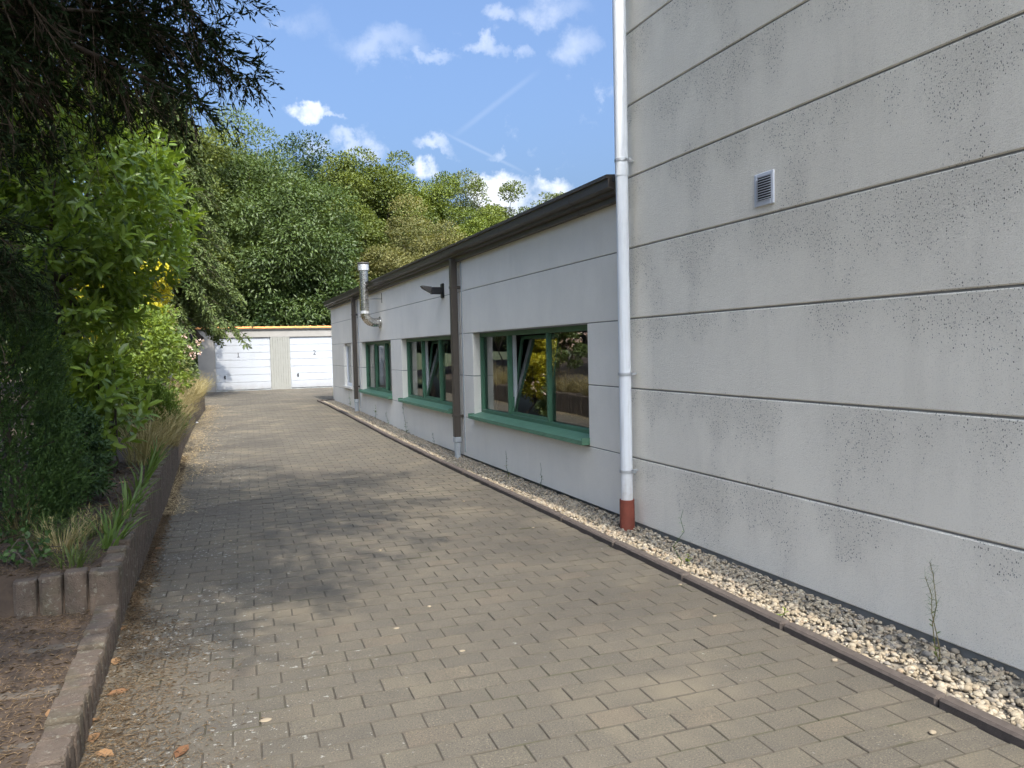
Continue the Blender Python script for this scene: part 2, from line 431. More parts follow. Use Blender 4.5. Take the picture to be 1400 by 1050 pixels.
class MB:
    def __init__(s): s.v = []; s.f = []
    def add(s, V, F):
        k = len(s.v); s.v += [tuple(map(float, p)) for p in V]; s.f += [tuple(i + k for i in f) for f in F]; return s
    def box(s, x0, x1, y0, y1, z0, z1):
        V = [(x0, y0, z0), (x1, y0, z0), (x1, y1, z0), (x0, y1, z0), (x0, y0, z1), (x1, y0, z1), (x1, y1, z1), (x0, y1, z1)]
        return s.add(V, [(3, 2, 1, 0), (4, 5, 6, 7), (0, 1, 5, 4), (1, 2, 6, 5), (2, 3, 7, 6), (3, 0, 4, 7)])
    def bbox(s, x0, x1, y0, y1, z0, z1, c=.006):
        """box with chamfered edges"""
        V = []; idx = {}
        X = (x0, x1); Y = (y0, y1); Z = (z0, z1)
        for i in (0, 1):
            for j in (0, 1):
                for k in (0, 1):
                    sx, sy, sz = (1, -1)[i], (1, -1)[j], (1, -1)[k]
                    for a, (dx, dy, dz_) in enumerate(((0, 1, 1), (1, 0, 1), (1, 1, 0))):
                        idx[i, j, k, a] = len(V); V.append((X[i] + sx * c * dx, Y[j] + sy * c * dy, Z[k] + sz * c * dz_))
        Fs = []
        def quad(pts):
            P = np.array([V[q] for q in pts]); cen = np.array([(x0 + x1) / 2, (y0 + y1) / 2, (z0 + z1) / 2])
            nrm = np.cross(P[1] - P[0], P[2] - P[0])
            Fs.append(tuple(pts) if np.dot(nrm, P.mean(0) - cen) > 0 else tuple(pts[::-1]))
        for i in (0, 1): quad([idx[i, 0, 0, 0], idx[i, 1, 0, 0], idx[i, 1, 1, 0], idx[i, 0, 1, 0]])
        for j in (0, 1): quad([idx[0, j, 0, 1], idx[1, j, 0, 1], idx[1, j, 1, 1], idx[0, j, 1, 1]])
        for k in (0, 1): quad([idx[0, 0, k, 2], idx[1, 0, k, 2], idx[1, 1, k, 2], idx[0, 1, k, 2]])
        for i in (0, 1):
            for j in (0, 1): quad([idx[i, j, 0, 0], idx[i, j, 0, 1], idx[i, j, 1, 1], idx[i, j, 1, 0]])
            for k in (0, 1): quad([idx[i, 0, k, 0], idx[i, 0, k, 2], idx[i, 1, k, 2], idx[i, 1, k, 0]])
        for j in (0, 1):
            for k in (0, 1): quad([idx[0, j, k, 1], idx[0, j, k, 2], idx[1, j, k, 2], idx[1, j, k, 1]])
        for i in (0, 1):
            for j in (0, 1):
                for k in (0, 1): quad([idx[i, j, k, 0], idx[i, j, k, 1], idx[i, j, k, 2]])
        return s.add(V, Fs)
    def tube(s, pts, rad, n=8, cap=True):
        pts = np.asarray(pts, float); m = len(pts)
        rad = np.full(m, rad) if np.isscalar(rad) else np.asarray(rad)
        T = np.gradient(pts, axis=0); T /= np.linalg.norm(T, axis=1)[:, None] + 1e-9
        ref = np.array([0, 0, 1.]) if abs(T[0][2]) < .9 else np.array([1., 0, 0])
        V = []
        for i in range(m):
            a = np.cross(T[i], ref); a /= np.linalg.norm(a) + 1e-9; b = np.cross(T[i], a); ref = -np.cross(T[i], a) * -1 if False else ref
            for k in range(n):
                t = 2 * math.pi * k / n; V.append(pts[i] + rad[i] * (math.cos(t) * a + math.sin(t) * b))
        Fs = [(i * n + k, i * n + (k + 1) % n, (i + 1) * n + (k + 1) % n, (i + 1) * n + k) for i in range(m - 1) for k in range(n)]
        if cap: Fs += [tuple(range(n - 1, -1, -1)), tuple((m - 1) * n + k for k in range(n))]
        return s.add(V, Fs)
    def prism_y(s, prof, y0, y1):
        n = len(prof); V = [(x, y0, z) for x, z in prof] + [(x, y1, z) for x, z in prof]
        Fs = [(i, (i + 1) % n, n + (i + 1) % n, n + i) for i in range(n)] + [tuple(range(n - 1, -1, -1)), tuple(range(n, 2 * n))]
        return s.add(V, Fs)
    def obj(s, name, mat, parent=None, smooth=False, loc=None):
        return mesh_obj(name, s.v, s.f, mat, parent, loc, smooth)


def fix_normals(o):
    import bmesh
    bm = bmesh.new(); bm.from_mesh(o.data); bmesh.ops.recalc_face_normals(bm, faces=bm.faces); bm.to_mesh(o.data); bm.free()


def tag(o, label, cat, group=None):
    o['label'] = label; o['category'] = cat
    if group: o['group'] = group
    return o


def thing(name, label, cat, loc=(0, 0, 0), group=None):
    o = bpy.data.objects.new(name, None); COL.objects.link(o); o.location = tuple(map(float, loc)); o.empty_display_size = .1
    return tag(o, label, cat, group)


def structure(o): o['kind'] = 'structure'; return o
def stuff(o): o['kind'] = 'stuff'; return o


def shade_auto(o, ang=35):
    me = o.data; me.polygons.foreach_set('use_smooth', [True] * len(me.polygons))
    try: me.set_sharp_from_angle(angle=R_(ang))
    except Exception: pass


def norm(a): return a / (np.linalg.norm(a, axis=-1, keepdims=True) + 1e-9)


T_RHOMB = (np.array([(0, 0, 0), (.45, .5, .10), (1, 0, 0), (.45, -.5, .10)]), np.array([(0, 2, 1), (0, 3, 2)]))
T_LEAF = (np.array([(0, 0, 0), (.28, .40, .05), (.68, .42, .03), (1, 0, -.10), (.68, -.42, .03), (.28, -.40, .05), (.5, 0, -.03)]),
          np.array([(0, 6, 1), (1, 6, 2), (2, 6, 3), (3, 6, 4), (4, 6, 5), (5, 6, 0)]))
T_NEEDLE = (np.array([(0, .5, 0), (0, -.5, 0), (1, 0, 0)]), np.array([(0, 1, 2)]))
T_BLADE = (np.array([(0, .5, 0), (0, -.5, 0), (.4, .45, .0), (.4, -.45, .0), (.75, .32, -.10), (.75, -.32, -.10), (1, 0, -.30)]),
           np.array([(0, 1, 3), (0, 3, 2), (2, 3, 5), (2, 5, 4), (4, 5, 6)]))
T_STEM = (np.array([(0, .5, 0), (0, -.5, 0), (1, -.3, 0), (1, .3, 0)]), np.array([(0, 1, 2), (0, 2, 3)]))


class Leaves:
    """collects leaf-sized faces"""
    def __init__(s): s.V = []; s.F = []; s.A = []; s.n = 0
    def add(s, P, D, Nn, Ln, Wd, tmpl, v):
        tv, tf = tmpl; P = np.asarray(P, float); n = len(P)
        if n == 0: return s
        D = norm(np.asarray(D, float)); Nn = np.asarray(Nn, float)
        S = norm(np.cross(Nn, D)); Nn = np.cross(D, S)
        Ln = np.broadcast_to(np.asarray(Ln, float), (n,)); Wd = np.broadcast_to(np.asarray(Wd, float), (n,))
        V = (P[:, None, :] + D[:, None, :] * (tv[None, :, 0, None] * Ln[:, None, None]) + S[:, None, :] * (tv[None, :, 1, None] * Wd[:, None, None])
             + Nn[:, None, :] * (tv[None, :, 2, None] * Ln[:, None, None]))
        F = (tf[None] + (np.arange(n) * len(tv))[:, None, None]).reshape(-1, 3) + s.n
        s.V.append(V.reshape(-1, 3)); s.F.append(F); s.A.append(np.repeat(np.broadcast_to(np.asarray(v, float), (n,)), len(tf)))
        s.n += n * len(tv); return s
    def obj(s, name, mat, parent=None):
        return mesh_obj(name, np.concatenate(s.V), np.concatenate(s.F), mat, parent, vattr=np.concatenate(s.A))


def rdir(r, n): return norm(r.normal(size=(n, 3)))


# ------------------------------------------------------------------ ground levels
def sm(t): t = np.clip(t, 0, 1); return t * t * (3 - 2 * t)
def gz(Y): return .18 * sm((np.asarray(Y, float) - 9.5) / 14.5)
def bed_x(Y): return np.interp(Y, [-4, 5.4, 7.5, 9, 14, 17.5, 22, 26, 33], [-.54, -.54, -.50, -.46, -.40, -.28, -.06, -.10, -.10])
def kerb_x(Y): return np.interp(Y, [-4, 2, 6.7, 11, 23.5], [2.86, 2.925, 3.02, 3.045, 3.06])
def bed_z(X, Y):
    d = bed_x(Y) - X
    lo = .135 + .05 * np.clip(d, 0, 2)
    hi = gz(Y) + .36 + .10 * sm((Y - 5.2) / 4) + .10 * np.clip(d - .2, 0, 5)
    return np.where(Y < 5.13, lo, hi)


WX = 3.577            # wall face of the low building
TX = 3.552            # wall face of the tall building

# ------------------------------------------------------------------ ground, drive and beds
ys = np.concatenate([np.linspace(-250, -6, 6), np.linspace(-4, 34, 39), np.linspace(40, 400, 10)])
xs = np.concatenate([np.linspace(-300, -14, 8), np.linspace(-10, 14, 9), np.linspace(20, 300, 8)])
V = [(x, y, float(gz(y)) - .12) for y in ys for x in xs]; nx = len(xs)
Fq = [(j * nx + i, j * nx + i + 1, (j + 1) * nx + i + 1, (j + 1) * nx + i) for j in range(len(ys) - 1) for i in range(nx - 1)]
structure(mesh_obj('ground', V, Fq, M['grassland']))

# drive: joint-sand sheet, with the pavers as its pieces
yy = np.linspace(-4, 32.55, 74); V = []; Fq = []
for y in yy:
    xr = float(kerb_x(y)) + .06 if y < 23.6 else 9.0
    for t in (0, .5, 1): V.append((float(bed_x(y)) - .03 + t * (xr - float(bed_x(y)) + .03), y, float(gz(y)) - .0062))
for j in range(len(yy) - 1):
    for i in range(2): Fq.append((j * 3 + i, j * 3 + i + 1, j * 3 + i + 4, j * 3 + i + 3))
drive = structure(mesh_obj('driveway', V, Fq, M['jointsand']))

PA = R_(-2.6); ca, sa = math.cos(PA), math.sin(PA)
PL, PW, JT = .2265, .1415, .0030
r = rs(3)


def paver_verts(c, hx, hy, ang, zt, tilt, lim=None):
    """chamfered slab: 4 bottom, 4 rim, 4 top verts"""
    V = []
    for (ex, ey, ez) in ((0, 0, -.05), (0, 0, -.004), (.0035, .0035, 0)):
        for sx, sy in ((-1, -1), (1, -1), (1, 1), (-1, 1)):
            x, y = sx * (hx - ex), sy * (hy - ey)
            X = c[0] + math.cos(ang) * x - math.sin(ang) * y; Y = c[1] + math.sin(ang) * x + math.cos(ang) * y
            if lim: X = min(max(X, lim[0] + ex), lim[1] - ex)
            V.append((X, Y, zt + ez + tilt[0] * x + tilt[1] * y))
    Fp = []
    for a in (0, 4): Fp += [(a + i, a + (i + 1) % 4, a + 4 + (i + 1) % 4, a + 4 + i) for i in range(4)]
    Fp.append((8, 9, 10, 11)); return V, Fp


def dirty_sides(me):
    me.materials.append(M['jointsand'])
    me.polygons.foreach_set('material_index', [0 if i % 9 == 8 else 1 for i in range(len(me.polygons))])


pav = []
for j in range(-40, 250):
    for i in range(-40, 60):
        u = (i + (.5 if j % 2 else 0)) * PL + .007 * math.sin(j * 12.9); v = j * PW
        x, y = ca * u - sa * v, sa * u + ca * v
        if not (-3.9 < y < 32.4): continue
        xl = float(bed_x(y)); xr = float(kerb_x(y)) + .004 if y < 23.55 else 8.8
        if x + PL / 2 < xl + .03 or x - PL / 2 > xr - .03: continue
        pav.append((x, y, xl, xr))
inv = ROT.T
def pixel(p):
    c = inv @ (np.asarray(p) - EYEP); return (CX + F_PX * c[0] / -c[2], CY - F_PX * c[1] / -c[2], -c[2])
vis = []
for k, (x, y, xl, xr) in enumerate(pav):
    px, py, d = pixel((x, y, 0))
    if d > .5 and -20 < px < 1420 and py < 1075: vis.append((d, k))
single = set(k for d, k in sorted(vis)[:298])
shared = []
for q in range(6):
    V, Fp = paver_verts((0, 0), PL / 2 - JT / 2, PW / 2 - JT / 2, PA, 0, (r.normal() * .004, r.normal() * .006))
    me = bpy.data.meshes.new('paver'); me.from_pydata(V, [], Fp); me.update(); me.materials.append(M['paver']); dirty_sides(me); shared.append(me)
big = MB()
for k, (x, y, xl, xr) in enumerate(pav):
    zt = float(gz(y)) + r.normal() * .0011
    cut = x - PL / 2 - .02 < xl or x + PL / 2 + .02 > xr
    if k in single and not cut:
        o = bpy.data.objects.new('paver', shared[r.randint(6)]); COL.objects.link(o); o.parent = drive
        o.location = (x, y, zt); o.rotation_euler = (0, 0, r.normal() * .004)
    else:
        V, Fp = paver_verts((x, y), PL / 2 - JT / 2, PW / 2 - JT / 2, PA + r.normal() * .004, zt, (r.normal() * .004 + 0, r.normal() * .006 + (.018 if 10 < y < 23 else 0)), (xl, xr))
        if k in single: dirty_sides(mesh_obj('paver', V, Fp, M['paver'], drive).data)
        else: big.add(V, Fp)
dirty_sides(stuff(big.obj('far_pavers', M['paver'], drive)).data)

# kerb of stones beside the gravel
kerb = structure(MB().box(2.9, 2.9 + .001, -4, -3.99, -.2, -.19).obj('kerb', M['kerb']))
bpy.data.objects.remove(kerb)
V = []; Fq = []
for y in yy[yy < 23.6]:
    kx = float(kerb_x(y)); V += [(kx + .02, y, float(gz(y)) - .05), (kx + .06, y, float(gz(y)) - .05)]
for j in range(len(V) // 2 - 1): Fq.append((2 * j, 2 * j + 1, 2 * j + 3, 2 * j + 2))
kerb = structure(mesh_obj('kerb', V, Fq, M['jointsand']))
y = -3.6; r = rs(5)
while y < 23.4:
    y1 = min(y + 1.0, 23.5)
    mb = MB(); mb.bbox(0, .075, 0, y1 - y - .006, -.16, .048 + r.normal() * .003, .012)
    kx0, kx1 = float(kerb_x(y)), float(kerb_x(y1))
    o = mesh_obj('kerb_stone', mb.v, mb.f, M['kerb']); o.parent = kerb
    o.location = (kx0 + r.normal() * .003, y, float(gz(y)))
    o.rotation_euler = (math.atan2(float(gz(y1) - gz(y)), y1 - y), 0, -math.atan2(kx1 - kx0, y1 - y) + r.normal() * .002)
    y = y1
o = MB().bbox(3.145, 3.60, 23.43, 23.50, -.02, .215, .01).obj('kerb_stone', M['kerb'], kerb)

# gravel strip: base sheet and pebbles
V = []; Fq = []
for y in yy[yy < 23.6]: V += [(float(kerb_x(y)) + .06, y, float(gz(y)) - .022), (WX + .12, y, float(gz(y)) - .022)]
for j in range(len(V) // 2 - 1): Fq.append((2 * j, 2 * j + 1, 2 * j + 3, 2 * j + 2))
structure(mesh_obj('gravel_bed', V, Fq, M['gravelbase']))


def ico(sub):
    import bmesh
    bm = bmesh.new(); bmesh.ops.create_icosphere(bm, subdivisions=sub, radius=1)
    v = np.array([q.co[:] for q in bm.verts]); f = np.array([[q.index for q in p.verts] for p in bm.faces]); bm.free(); return v, f


def pebble_mesh(name, P, size, sub, seed, v):
    r = rs(seed); tv, tf = ico(sub); n = len(P)
    ax = norm(r.normal(size=(n, 3))); ang = r.uniform(0, 6.28, n)
    sc = np.stack([r.uniform(.75, 1.3, n), r.uniform(.6, 1.0, n), r.uniform(.45, .8, n)], 1) * size[:, None]
    jit = 1 + r.normal(size=(n, len(tv))) * .07
    Q = tv[None] * jit[:, :, None] * sc[:, None, :]
    a = r.uniform(0, 6.28, n); c, s_ = np.cos(a)[:, None], np.sin(a)[:, None]
    x = Q[:, :, 0] * c - Q[:, :, 1] * s_; y = Q[:, :, 0] * s_ + Q[:, :, 1] * c
    b = r.normal(0, .35, n); cb, sb = np.cos(b)[:, None], np.sin(b)[:, None]
    z = Q[:, :, 2] * cb + x * sb; x = x * cb - Q[:, :, 2] * sb
    Vv = np.stack([x, y, z], 2) + P[:, None, :]
    Ff = (tf[None] + (np.arange(n) * len(tv))[:, None, None]).reshape(-1, 3)
    return mesh_obj(name, Vv.reshape(-1, 3), Ff, M['pebble'], vattr=np.repeat(v, len(tf)), smooth=True)


r = rs(8)
n1, n2 = 8400, 13000
Y1 = r.uniform(-.5, 7.6, n1); Y2 = r.uniform(7.6, 23.4, n2)
for nm, Yv, sub, lab in (('gravel', Y1, 2, 'n'), ('gravel', Y2, 1, 'f')):
    n = len(Yv); x0 = kerb_x(Yv) + .088; x1 = np.where(Yv < 6.1, TX + .02, WX + .03) - .012
    X = x0 + (x1 - x0) * r.uniform(0, 1, n)
    sz = np.clip(r.lognormal(-4.42, .32, n), .007, .024)
    Z = gz(Yv) - .012 + r.uniform(0, .014, n)
    o = stuff(pebble_mesh(nm, np.stack([X, Yv, Z], 1), sz, sub, 9, r.uniform(0, 1, n) ** .8))
    o['label'] = 'cream and grey rounded gravel along the ' + ('tall rendered wall' if lab == 'n' else 'low white wall'); o['category'] = 'gravel'

# planting bed soil
ysb = np.concatenate([np.linspace(-6, 5.1, 30), np.linspace(5.16, 34, 76)]); ds = np.array([.0, .05, .15, .3, .5, .8, 1.3, 2, 3, 5, 9, 16])
V = []; r = rs(21)
for y in ysb:
    for d in ds:
        x = float(bed_x(y)) - .03 - d; z = float(bed_z(x, y)) - .03
        V.append((x, y, z + (r.normal() * .012 if d > .1 else 0)))
nx = len(ds); Fq = [(j * nx + i + 1, j * nx + i, (j + 1) * nx + i, (j + 1) * nx + i + 1) for j in range(len(ysb) - 1) for i in range(nx - 1)]
structure(mesh_obj('planting_bed', V, Fq, M['soil'], smooth=True))

# ------------------------------------------------------------------ retaining wall of concrete palisades
rw = thing('retaining_wall', 'low brown concrete palisade wall holding the planting bed along the drive', 'wall', (-.54, 5, 0))
r = rs(31); pal_me = {}


def palisade(x, y, rot, top, base, wdt=.118, dep=.10):
    key = (round(top - base, 2), wdt, dep)
    if key not in pal_me:
        h = top - base; prof = [(-.47, -.12), (-.42, .10), (-.30, .22), (.0, .26), (.30, .22), (.42, .10), (.47, -.12), (.47, -.9), (-.47, -.9)]
        V = []; n = len(prof)
        for z, k in ((-.15, 1), (h - .012, 1), (h, .90)):
            for (a, b) in prof: V.append((b * dep * k - (0 if k == 1 else .004), a * wdt * k, z))
        Fp = [(i + q * n, (i + 1) % n + q * n, (i + 1) % n + (q + 1) * n, i + (q + 1) * n) for q in range(2) for i in range(n)]
        Fp += [tuple(range(2 * n, 3 * n))]
        me = bpy.data.meshes.new('palisade'); me.from_pydata(V, [], Fp); me.update(); me.materials.append(M['pal']); pal_me[key] = me
    o = bpy.data.objects.new('palisade', pal_me[key]); COL.objects.link(o); o.parent = rw
    o.location = Vector((x, y, base)) - rw.location; o.rotation_euler = (r.normal() * .006, r.normal() * .008, rot + r.normal() * .01)
    fix = None; return o


y = 1.5
while y < 26:
    x = float(bed_x(y)); slope = (float(bed_x(y + .1)) - x) / .1
    if y < 5.08: top = .17 + r.choice([0, .01, -.01])
    else: top = float(gz(y)) + .36 + .10 * float(sm((y - 5.2) / 4)) + r.choice([0, .01, .02, -.01])
    palisade(x - .012, y, -math.atan(slope), round(top, 2), 0 if y < 10 else round(float(gz(y)), 2), dep=.11 if y < 5.08 else .10)
    y += .120
for i in range(4):
    palisade(-.63 - .128 * i, 5.10, -math.pi / 2, .36 + r.choice([0, .01, -.01]), .05, wdt=.128)
for me in pal_me.values():
    import bmesh
    bm = bmesh.new(); bm.from_mesh(me); bmesh.ops.recalc_face_normals(bm, faces=bm.faces); bm.to_mesh(me); bm.free()

for (xa, xb, yc, lab) in [(-1.3, -.66, 4.55, 'half buried grey edging stone beside the taller end of the palisade wall'),
                          (-1.2, -.66, 3.98, 'long grey edging stone lying across the needle litter'),
                          (-1.1, -.66, 3.42, 'short rough edging stone by the low palisade kerb')]:
    mb = MB(); mb.bbox(xa, xb, yc - .045, yc + .030, .02, .130, .018); o = mb.obj('edging_stone', M['stone']); tag(o, lab, 'edging stone', 'edging stones in the bed')

# ------------------------------------------------------------------ tall building
TB = thing('tall_building', 'tall building of grey weathered rendered wall panels beside the drive', 'building', (7.5, 0, 0))
J = [.03] + [-.012 + .624 * i for i in range(1, 11)]; JW = .012; YE = 6.12
MB().box(TX + .22, 12, -5.9, YE - .03, -.1, 6.1).obj('core', M['joint'], TB)
for a, b in zip(J[:-1], J[1:]):
    mb = MB()
    lo = a if a < .1 else a + JW / 2
    mb.bbox(TX, TX + .20, -6, YE, lo, b - JW / 2, .007); mb.obj('wall_panel', M['tall'], TB)
    mb = MB(); mb.box(TX + .012, TX + .205, -5.98, YE - .012, b - JW / 2 - .002, b + JW / 2 + .002); mb.obj('joint', M['joint'], TB)
    mb = MB(); mb.bbox(TX + .215, 12.05, YE - .19, YE, lo, b - JW / 2, .007); mb.obj('wall_panel', M['tall'], TB)
MB().box(TX + .018, 12, -6, YE - .05, -.15, .034).obj('plinth', M['plinth'], TB)
MB().bbox(TX - .04, 12.1, -6.04, YE + .04, 6.235, 6.33, .01).obj('coping', M['galv'], TB)

# ------------------------------------------------------------------ low building
LB = thing('low_building', 'long low white rendered building with green windows and brown eaves', 'building', (7, 15, 0))
Y0, Y9 = YE + .012, 23.62
ZJ = [.03, .612, 1.236, 1.855, 2.484, 3.09]
WIN = [(6.90, 10.46), (11.46, 14.78), (15.70, 18.92)]
SLIT = (20.35, 21.5)
BR = [10.98, 19.27]


def lpanel(ya, yb, za, zb): MB().bbox(WX, WX + .2, ya + .004, yb - .004, za, zb, .004).obj('wall_panel', M['low'], LB)


jw = .010
for k, (za, zb) in enumerate(zip(ZJ[:-1], ZJ[1:])):
    lo, hi = za + (jw / 2 if k else 0), zb - jw / 2
    cuts = [Y0] + BR + [Y9]; spans = list(zip(cuts[:-1], cuts[1:]))
    if k in (1, 2):
        holes = WIN + [SLIT]; out = []
        for s0, s1 in spans:
            c = s0
            for h0, h1 in holes:
                if h0 > s0 and h1 < s1: out.append((c, h0)); c = h1
            out.append((c, s1))
        spans = out
    for s0, s1 in spans: lpanel(s0, s1, lo, hi)
MB().box(WX + .07, 12, Y0 + .02, Y9 - .02, -.15, .04).obj('plinth', M['plinth'], LB)
for z in ZJ[1:-1]:
    cuts = [Y0] + ([w for ww in WIN + [SLIT] for w in ww] if abs(z - 1.236) < .1 else []) + [Y9]
    for a, b in zip(cuts[::2], cuts[1::2]): MB().box(WX + .009, WX + .19, a + .006, b - .006, z - jw / 2 - .002, z + jw / 2 + .002).obj('joint', M['joint'], LB)
# shell
MB().box(WX + .01, 12, Y9 - .19, Y9 - .004, 0, 3.05).obj('end_wall', M['low'], LB)
MB().box(11.8, 12, Y0 + .05, Y9 - .25, 0, 3.05).obj('back_wall', M['low'], LB)
MB().box(WX + .21, 11.79, Y0 + .05, Y9 - .25, .05, .09).obj('floor', M['interior'], LB)
MB().box(6.8, 6.9, Y0 + .05, Y9 - .25, .1, 2.85).obj('partition', M['interior'], LB)
roof = MB(); roof.add([(3.44, Y0 - .05, 3.135), (12.2, Y0 - .05, 3.30), (12.2, Y9 + .12, 3.30), (3.44, Y9 + .12, 3.135), (3.44, Y0 - .05, 3.09), (12.2, Y0 - .05, 3.09), (12.2, Y9 + .12, 3.09), (3.44, Y9 + .12, 3.09)],
                      [(0, 1, 2, 3), (7, 6, 5, 4), (0, 4, 5, 1), (1, 5, 6, 2), (2, 6, 7, 3), (3, 7, 4, 0)])
roof = roof.obj('roof', M['roofing'], LB)
prof = [(3.60, 2.93), (3.505, 2.93), (3.505, 2.982), (3.455, 2.992), (3.455, 3.022), (3.415, 3.035), (3.40, 3.04), (3.40, 3.118), (3.382, 3.118), (3.382, 3.150), (3.60, 3.165)]
gut = MB(); gut.prism_y(prof, Y0 - .03, Y9 + .16); gut = gut.obj('eaves_gutter', M['brown'], roof); fix_normals(gut)
for yc in (6.9, 11.3, 15.4, 19.6):
    capm = MB().prism_y([(3.503, 2.927), (3.501, 2.984), (3.452, 2.990), (3.452, 3.020), (3.397, 3.037), (3.397, 3.114), (3.41, 3.114), (3.43, 3.03), (3.6, 2.927)], yc, yc + .012).obj('gutter_seam', M['brown'], roof)
    fix_normals(capm)


def window(y0, y1, tilt, divs):
    z0, z1 = .625, 1.852; xf = WX + .105; fd = .06
    fr = MB(); w = .046
    fr.bbox(xf, xf + fd, y0 + .004, y0 + w, z0, z1, .004); fr.bbox(xf, xf + fd, y1 - w, y1 - .004, z0, z1, .004)
    fr.bbox(xf, xf + fd, y0 + w, y1 - w, z1 - .062, z1, .004); fr.bbox(xf, xf + fd, y0 + w, y1 - w, z0, z0 + .135, .004)
    ed = [y0 + w] + [y0 + (y1 - y0) * t for t in divs] + [y1 - w]
    for t in ed[1:-1]: fr.bbox(xf, xf + fd, t - .023, t + .023, z0 + .135, z1 - .062, .004)
    f = fr.obj('window', M['green'], LB)
    zb, zt = z0 + .135, z1 - .062
    for k in range(3):
        a = ed[k] + (.023 if k else 0); b = ed[k + 1] - (.023 if k < 2 else 0)
        s = MB(); sw = .036
        th = R_(8.5) if (k == 1 and tilt) else 0.0
        xs_ = xf + .028
        def P(u, zz, dx):   # rotate about the bottom rail
            h = zz - zb
            return (xs_ + dx * math.cos(th) + h * math.sin(th), u, zb + h * math.cos(th) - dx * math.sin(th))
        def slab(ya, yb, za, zb_, d0, d1, mbx):
            Vv = [P(ya, za, d0), P(ya, za, d1), P(yb, za, d1), P(yb, za, d0), P(ya, zb_, d0), P(ya, zb_, d1), P(yb, zb_, d1), P(yb, zb_, d0)]
            mbx.add(Vv, [(3, 2, 1, 0), (4, 5, 6, 7), (0, 1, 5, 4), (1, 2, 6, 5), (2, 3, 7, 6), (3, 0, 4, 7)])
        A, B, ZA, ZB = a + .003, b - .003, zb + .003, zt - .003
        if k == 1:
            slab(A, A + sw, ZA, ZB, 0, .045, s); slab(B - sw, B, ZA, ZB, 0, .045, s)
            slab(A + sw, B - sw, ZB - sw, ZB, 0, .045, s); slab(A + sw, B - sw, ZA, ZA + sw, 0, .045, s)
            s.obj('sash', M['green'], f)
        else: sw = .004
        gl = MB(); Vv = [P(A + sw, ZA + sw, .02), P(B - sw, ZA + sw, .02), P(B - sw, ZB - sw, .02), P(A + sw, ZB - sw, .02)]
        gl.add(Vv, [(3, 2, 1, 0)]); gl.obj('pane', M['glass'], f)
        if k == 1 and tilt:
            i_ = MB(); i_.box(xf + .062, xf + .10, b - .05, b - .005, zb, zt); i_.obj('inner_frame', M['blind'], f)
    # inner reveal
    i_ = MB(); i_.box(xf + .065, xf + .22, y1 - w - .03, y1 - w + .01, z0 + .1, z1 - .05); i_.obj('inner_reveal', M['blind'], f)
    # sill with drip edge and upturned ends
    s = MB(); prof = [(xf + .01, .715), (3.492, .672), (3.488, .628), (3.496, .628), (3.502, .660), (xf + .01, .690)]
    s.prism_y(prof, y0 - .02 if False else y0 + .002, y1 - .002)
    s.box(3.486, WX - .002, y0 - .020, y0 + .001, .630, .700); s.box(3.486, WX - .002, y1 - .001, y1 + .02, .630, .700)
    so_ = s.obj('sill', M['sillg'], f); fix_normals(so_)
    return f


window(*WIN[0], True, (.345, .695)); window(*WIN[1], True, (.325, .66)); window(*WIN[2], False, (.32, .66))
# narrow white window
sx = WX + .07; f = MB(); a, b = SLIT
f.bbox(sx, sx + .06, a + .003, a + .07, .70, 1.85, .004); f.bbox(sx, sx + .06, b - .07, b - .003, .70, 1.85, .004)
f.bbox(sx, sx + .06, a + .07, b - .07, .70, .78, .004); f.bbox(sx, sx + .06, a + .07, b - .07, 1.78, 1.85, .004)
f = f.obj('window', M['whitepipe'], LB)
MB().add([(sx + .03, a + .07, .78), (sx + .03, b - .07, .78), (sx + .03, b - .07, 1.78), (sx + .03, a + .07, 1.78)], [(3, 2, 1, 0)]).obj('pane', M['glass'], f)
MB().bbox(WX - .05, sx, a - .03, b + .03, .64, .698, .006).obj('sill', M['low'], f)

# ------------------------------------------------------------------ pipes and fittings
wp = thing('downpipe', 'tall round white downpipe with red base sleeve at the building corner', 'downpipe', (3.44, 5.93, 0))
cx_, cy_ = 3.44, 5.93
o = MB().tube([(cx_, cy_, z) for z in (.24, 3.20)], .054, 24).obj('pipe', M['whitepipe'], wp); shade_auto(o)
o = MB().tube([(cx_, cy_, z) for z in (3.10, 6.25)], .0575, 24).obj('pipe', M['whitepipe'], wp); shade_auto(o)
o = MB().tube([(cx_, cy_, z) for z in (-.06, .255)], .066, 24).obj('base_sleeve', M['red'], wp); shade_auto(o)
for z in (3.235, 1.372, .508, 5.4):
    mb = MB().tube([(cx_, cy_, z - .012), (cx_, cy_, z + .012)], .062, 24); mb.box(cx_ + .03, TX + .03, cy_ - .012, cy_ + .012, z - .008, z + .008)
    mb.box(cx_ + .028, cx_ + .05, cy_ - .085, cy_ - .055, z - .010, z + .010)
    o = mb.obj('pipe_clamp', M['galv'], wp); shade_auto(o)


def square_spout(y, lab, zb):
    t = thing('downpipe', lab, 'downpipe', (3.49, y, 0), 'brown square downpipes')
    MB().bbox(3.435, 3.535, y - .05, y + .05, zb + .30, 2.97, .008).obj('pipe', M['brown'], t)
    MB().bbox(3.445, 3.530, y - .043, y + .043, zb - .06, zb + .23, .02).obj('base_sleeve', M['greyplastic'], t)
    MB().bbox(3.432, 3.545, y - .055, y + .055, zb + .21, zb + .315, .02).obj('connector', M['greyplastic'], t)
    for z in (zb + .62, 2.55): MB().bbox(3.43, WX + .002, y - .056, y + .056, z - .02, z + .02, .004).obj('bracket', M['brown'], t)
    MB().box(WX - .012, WX + .004, y - .13, y - .10, zb + .08, 2.92).obj('cover_strip', M['greyplastic'], t)


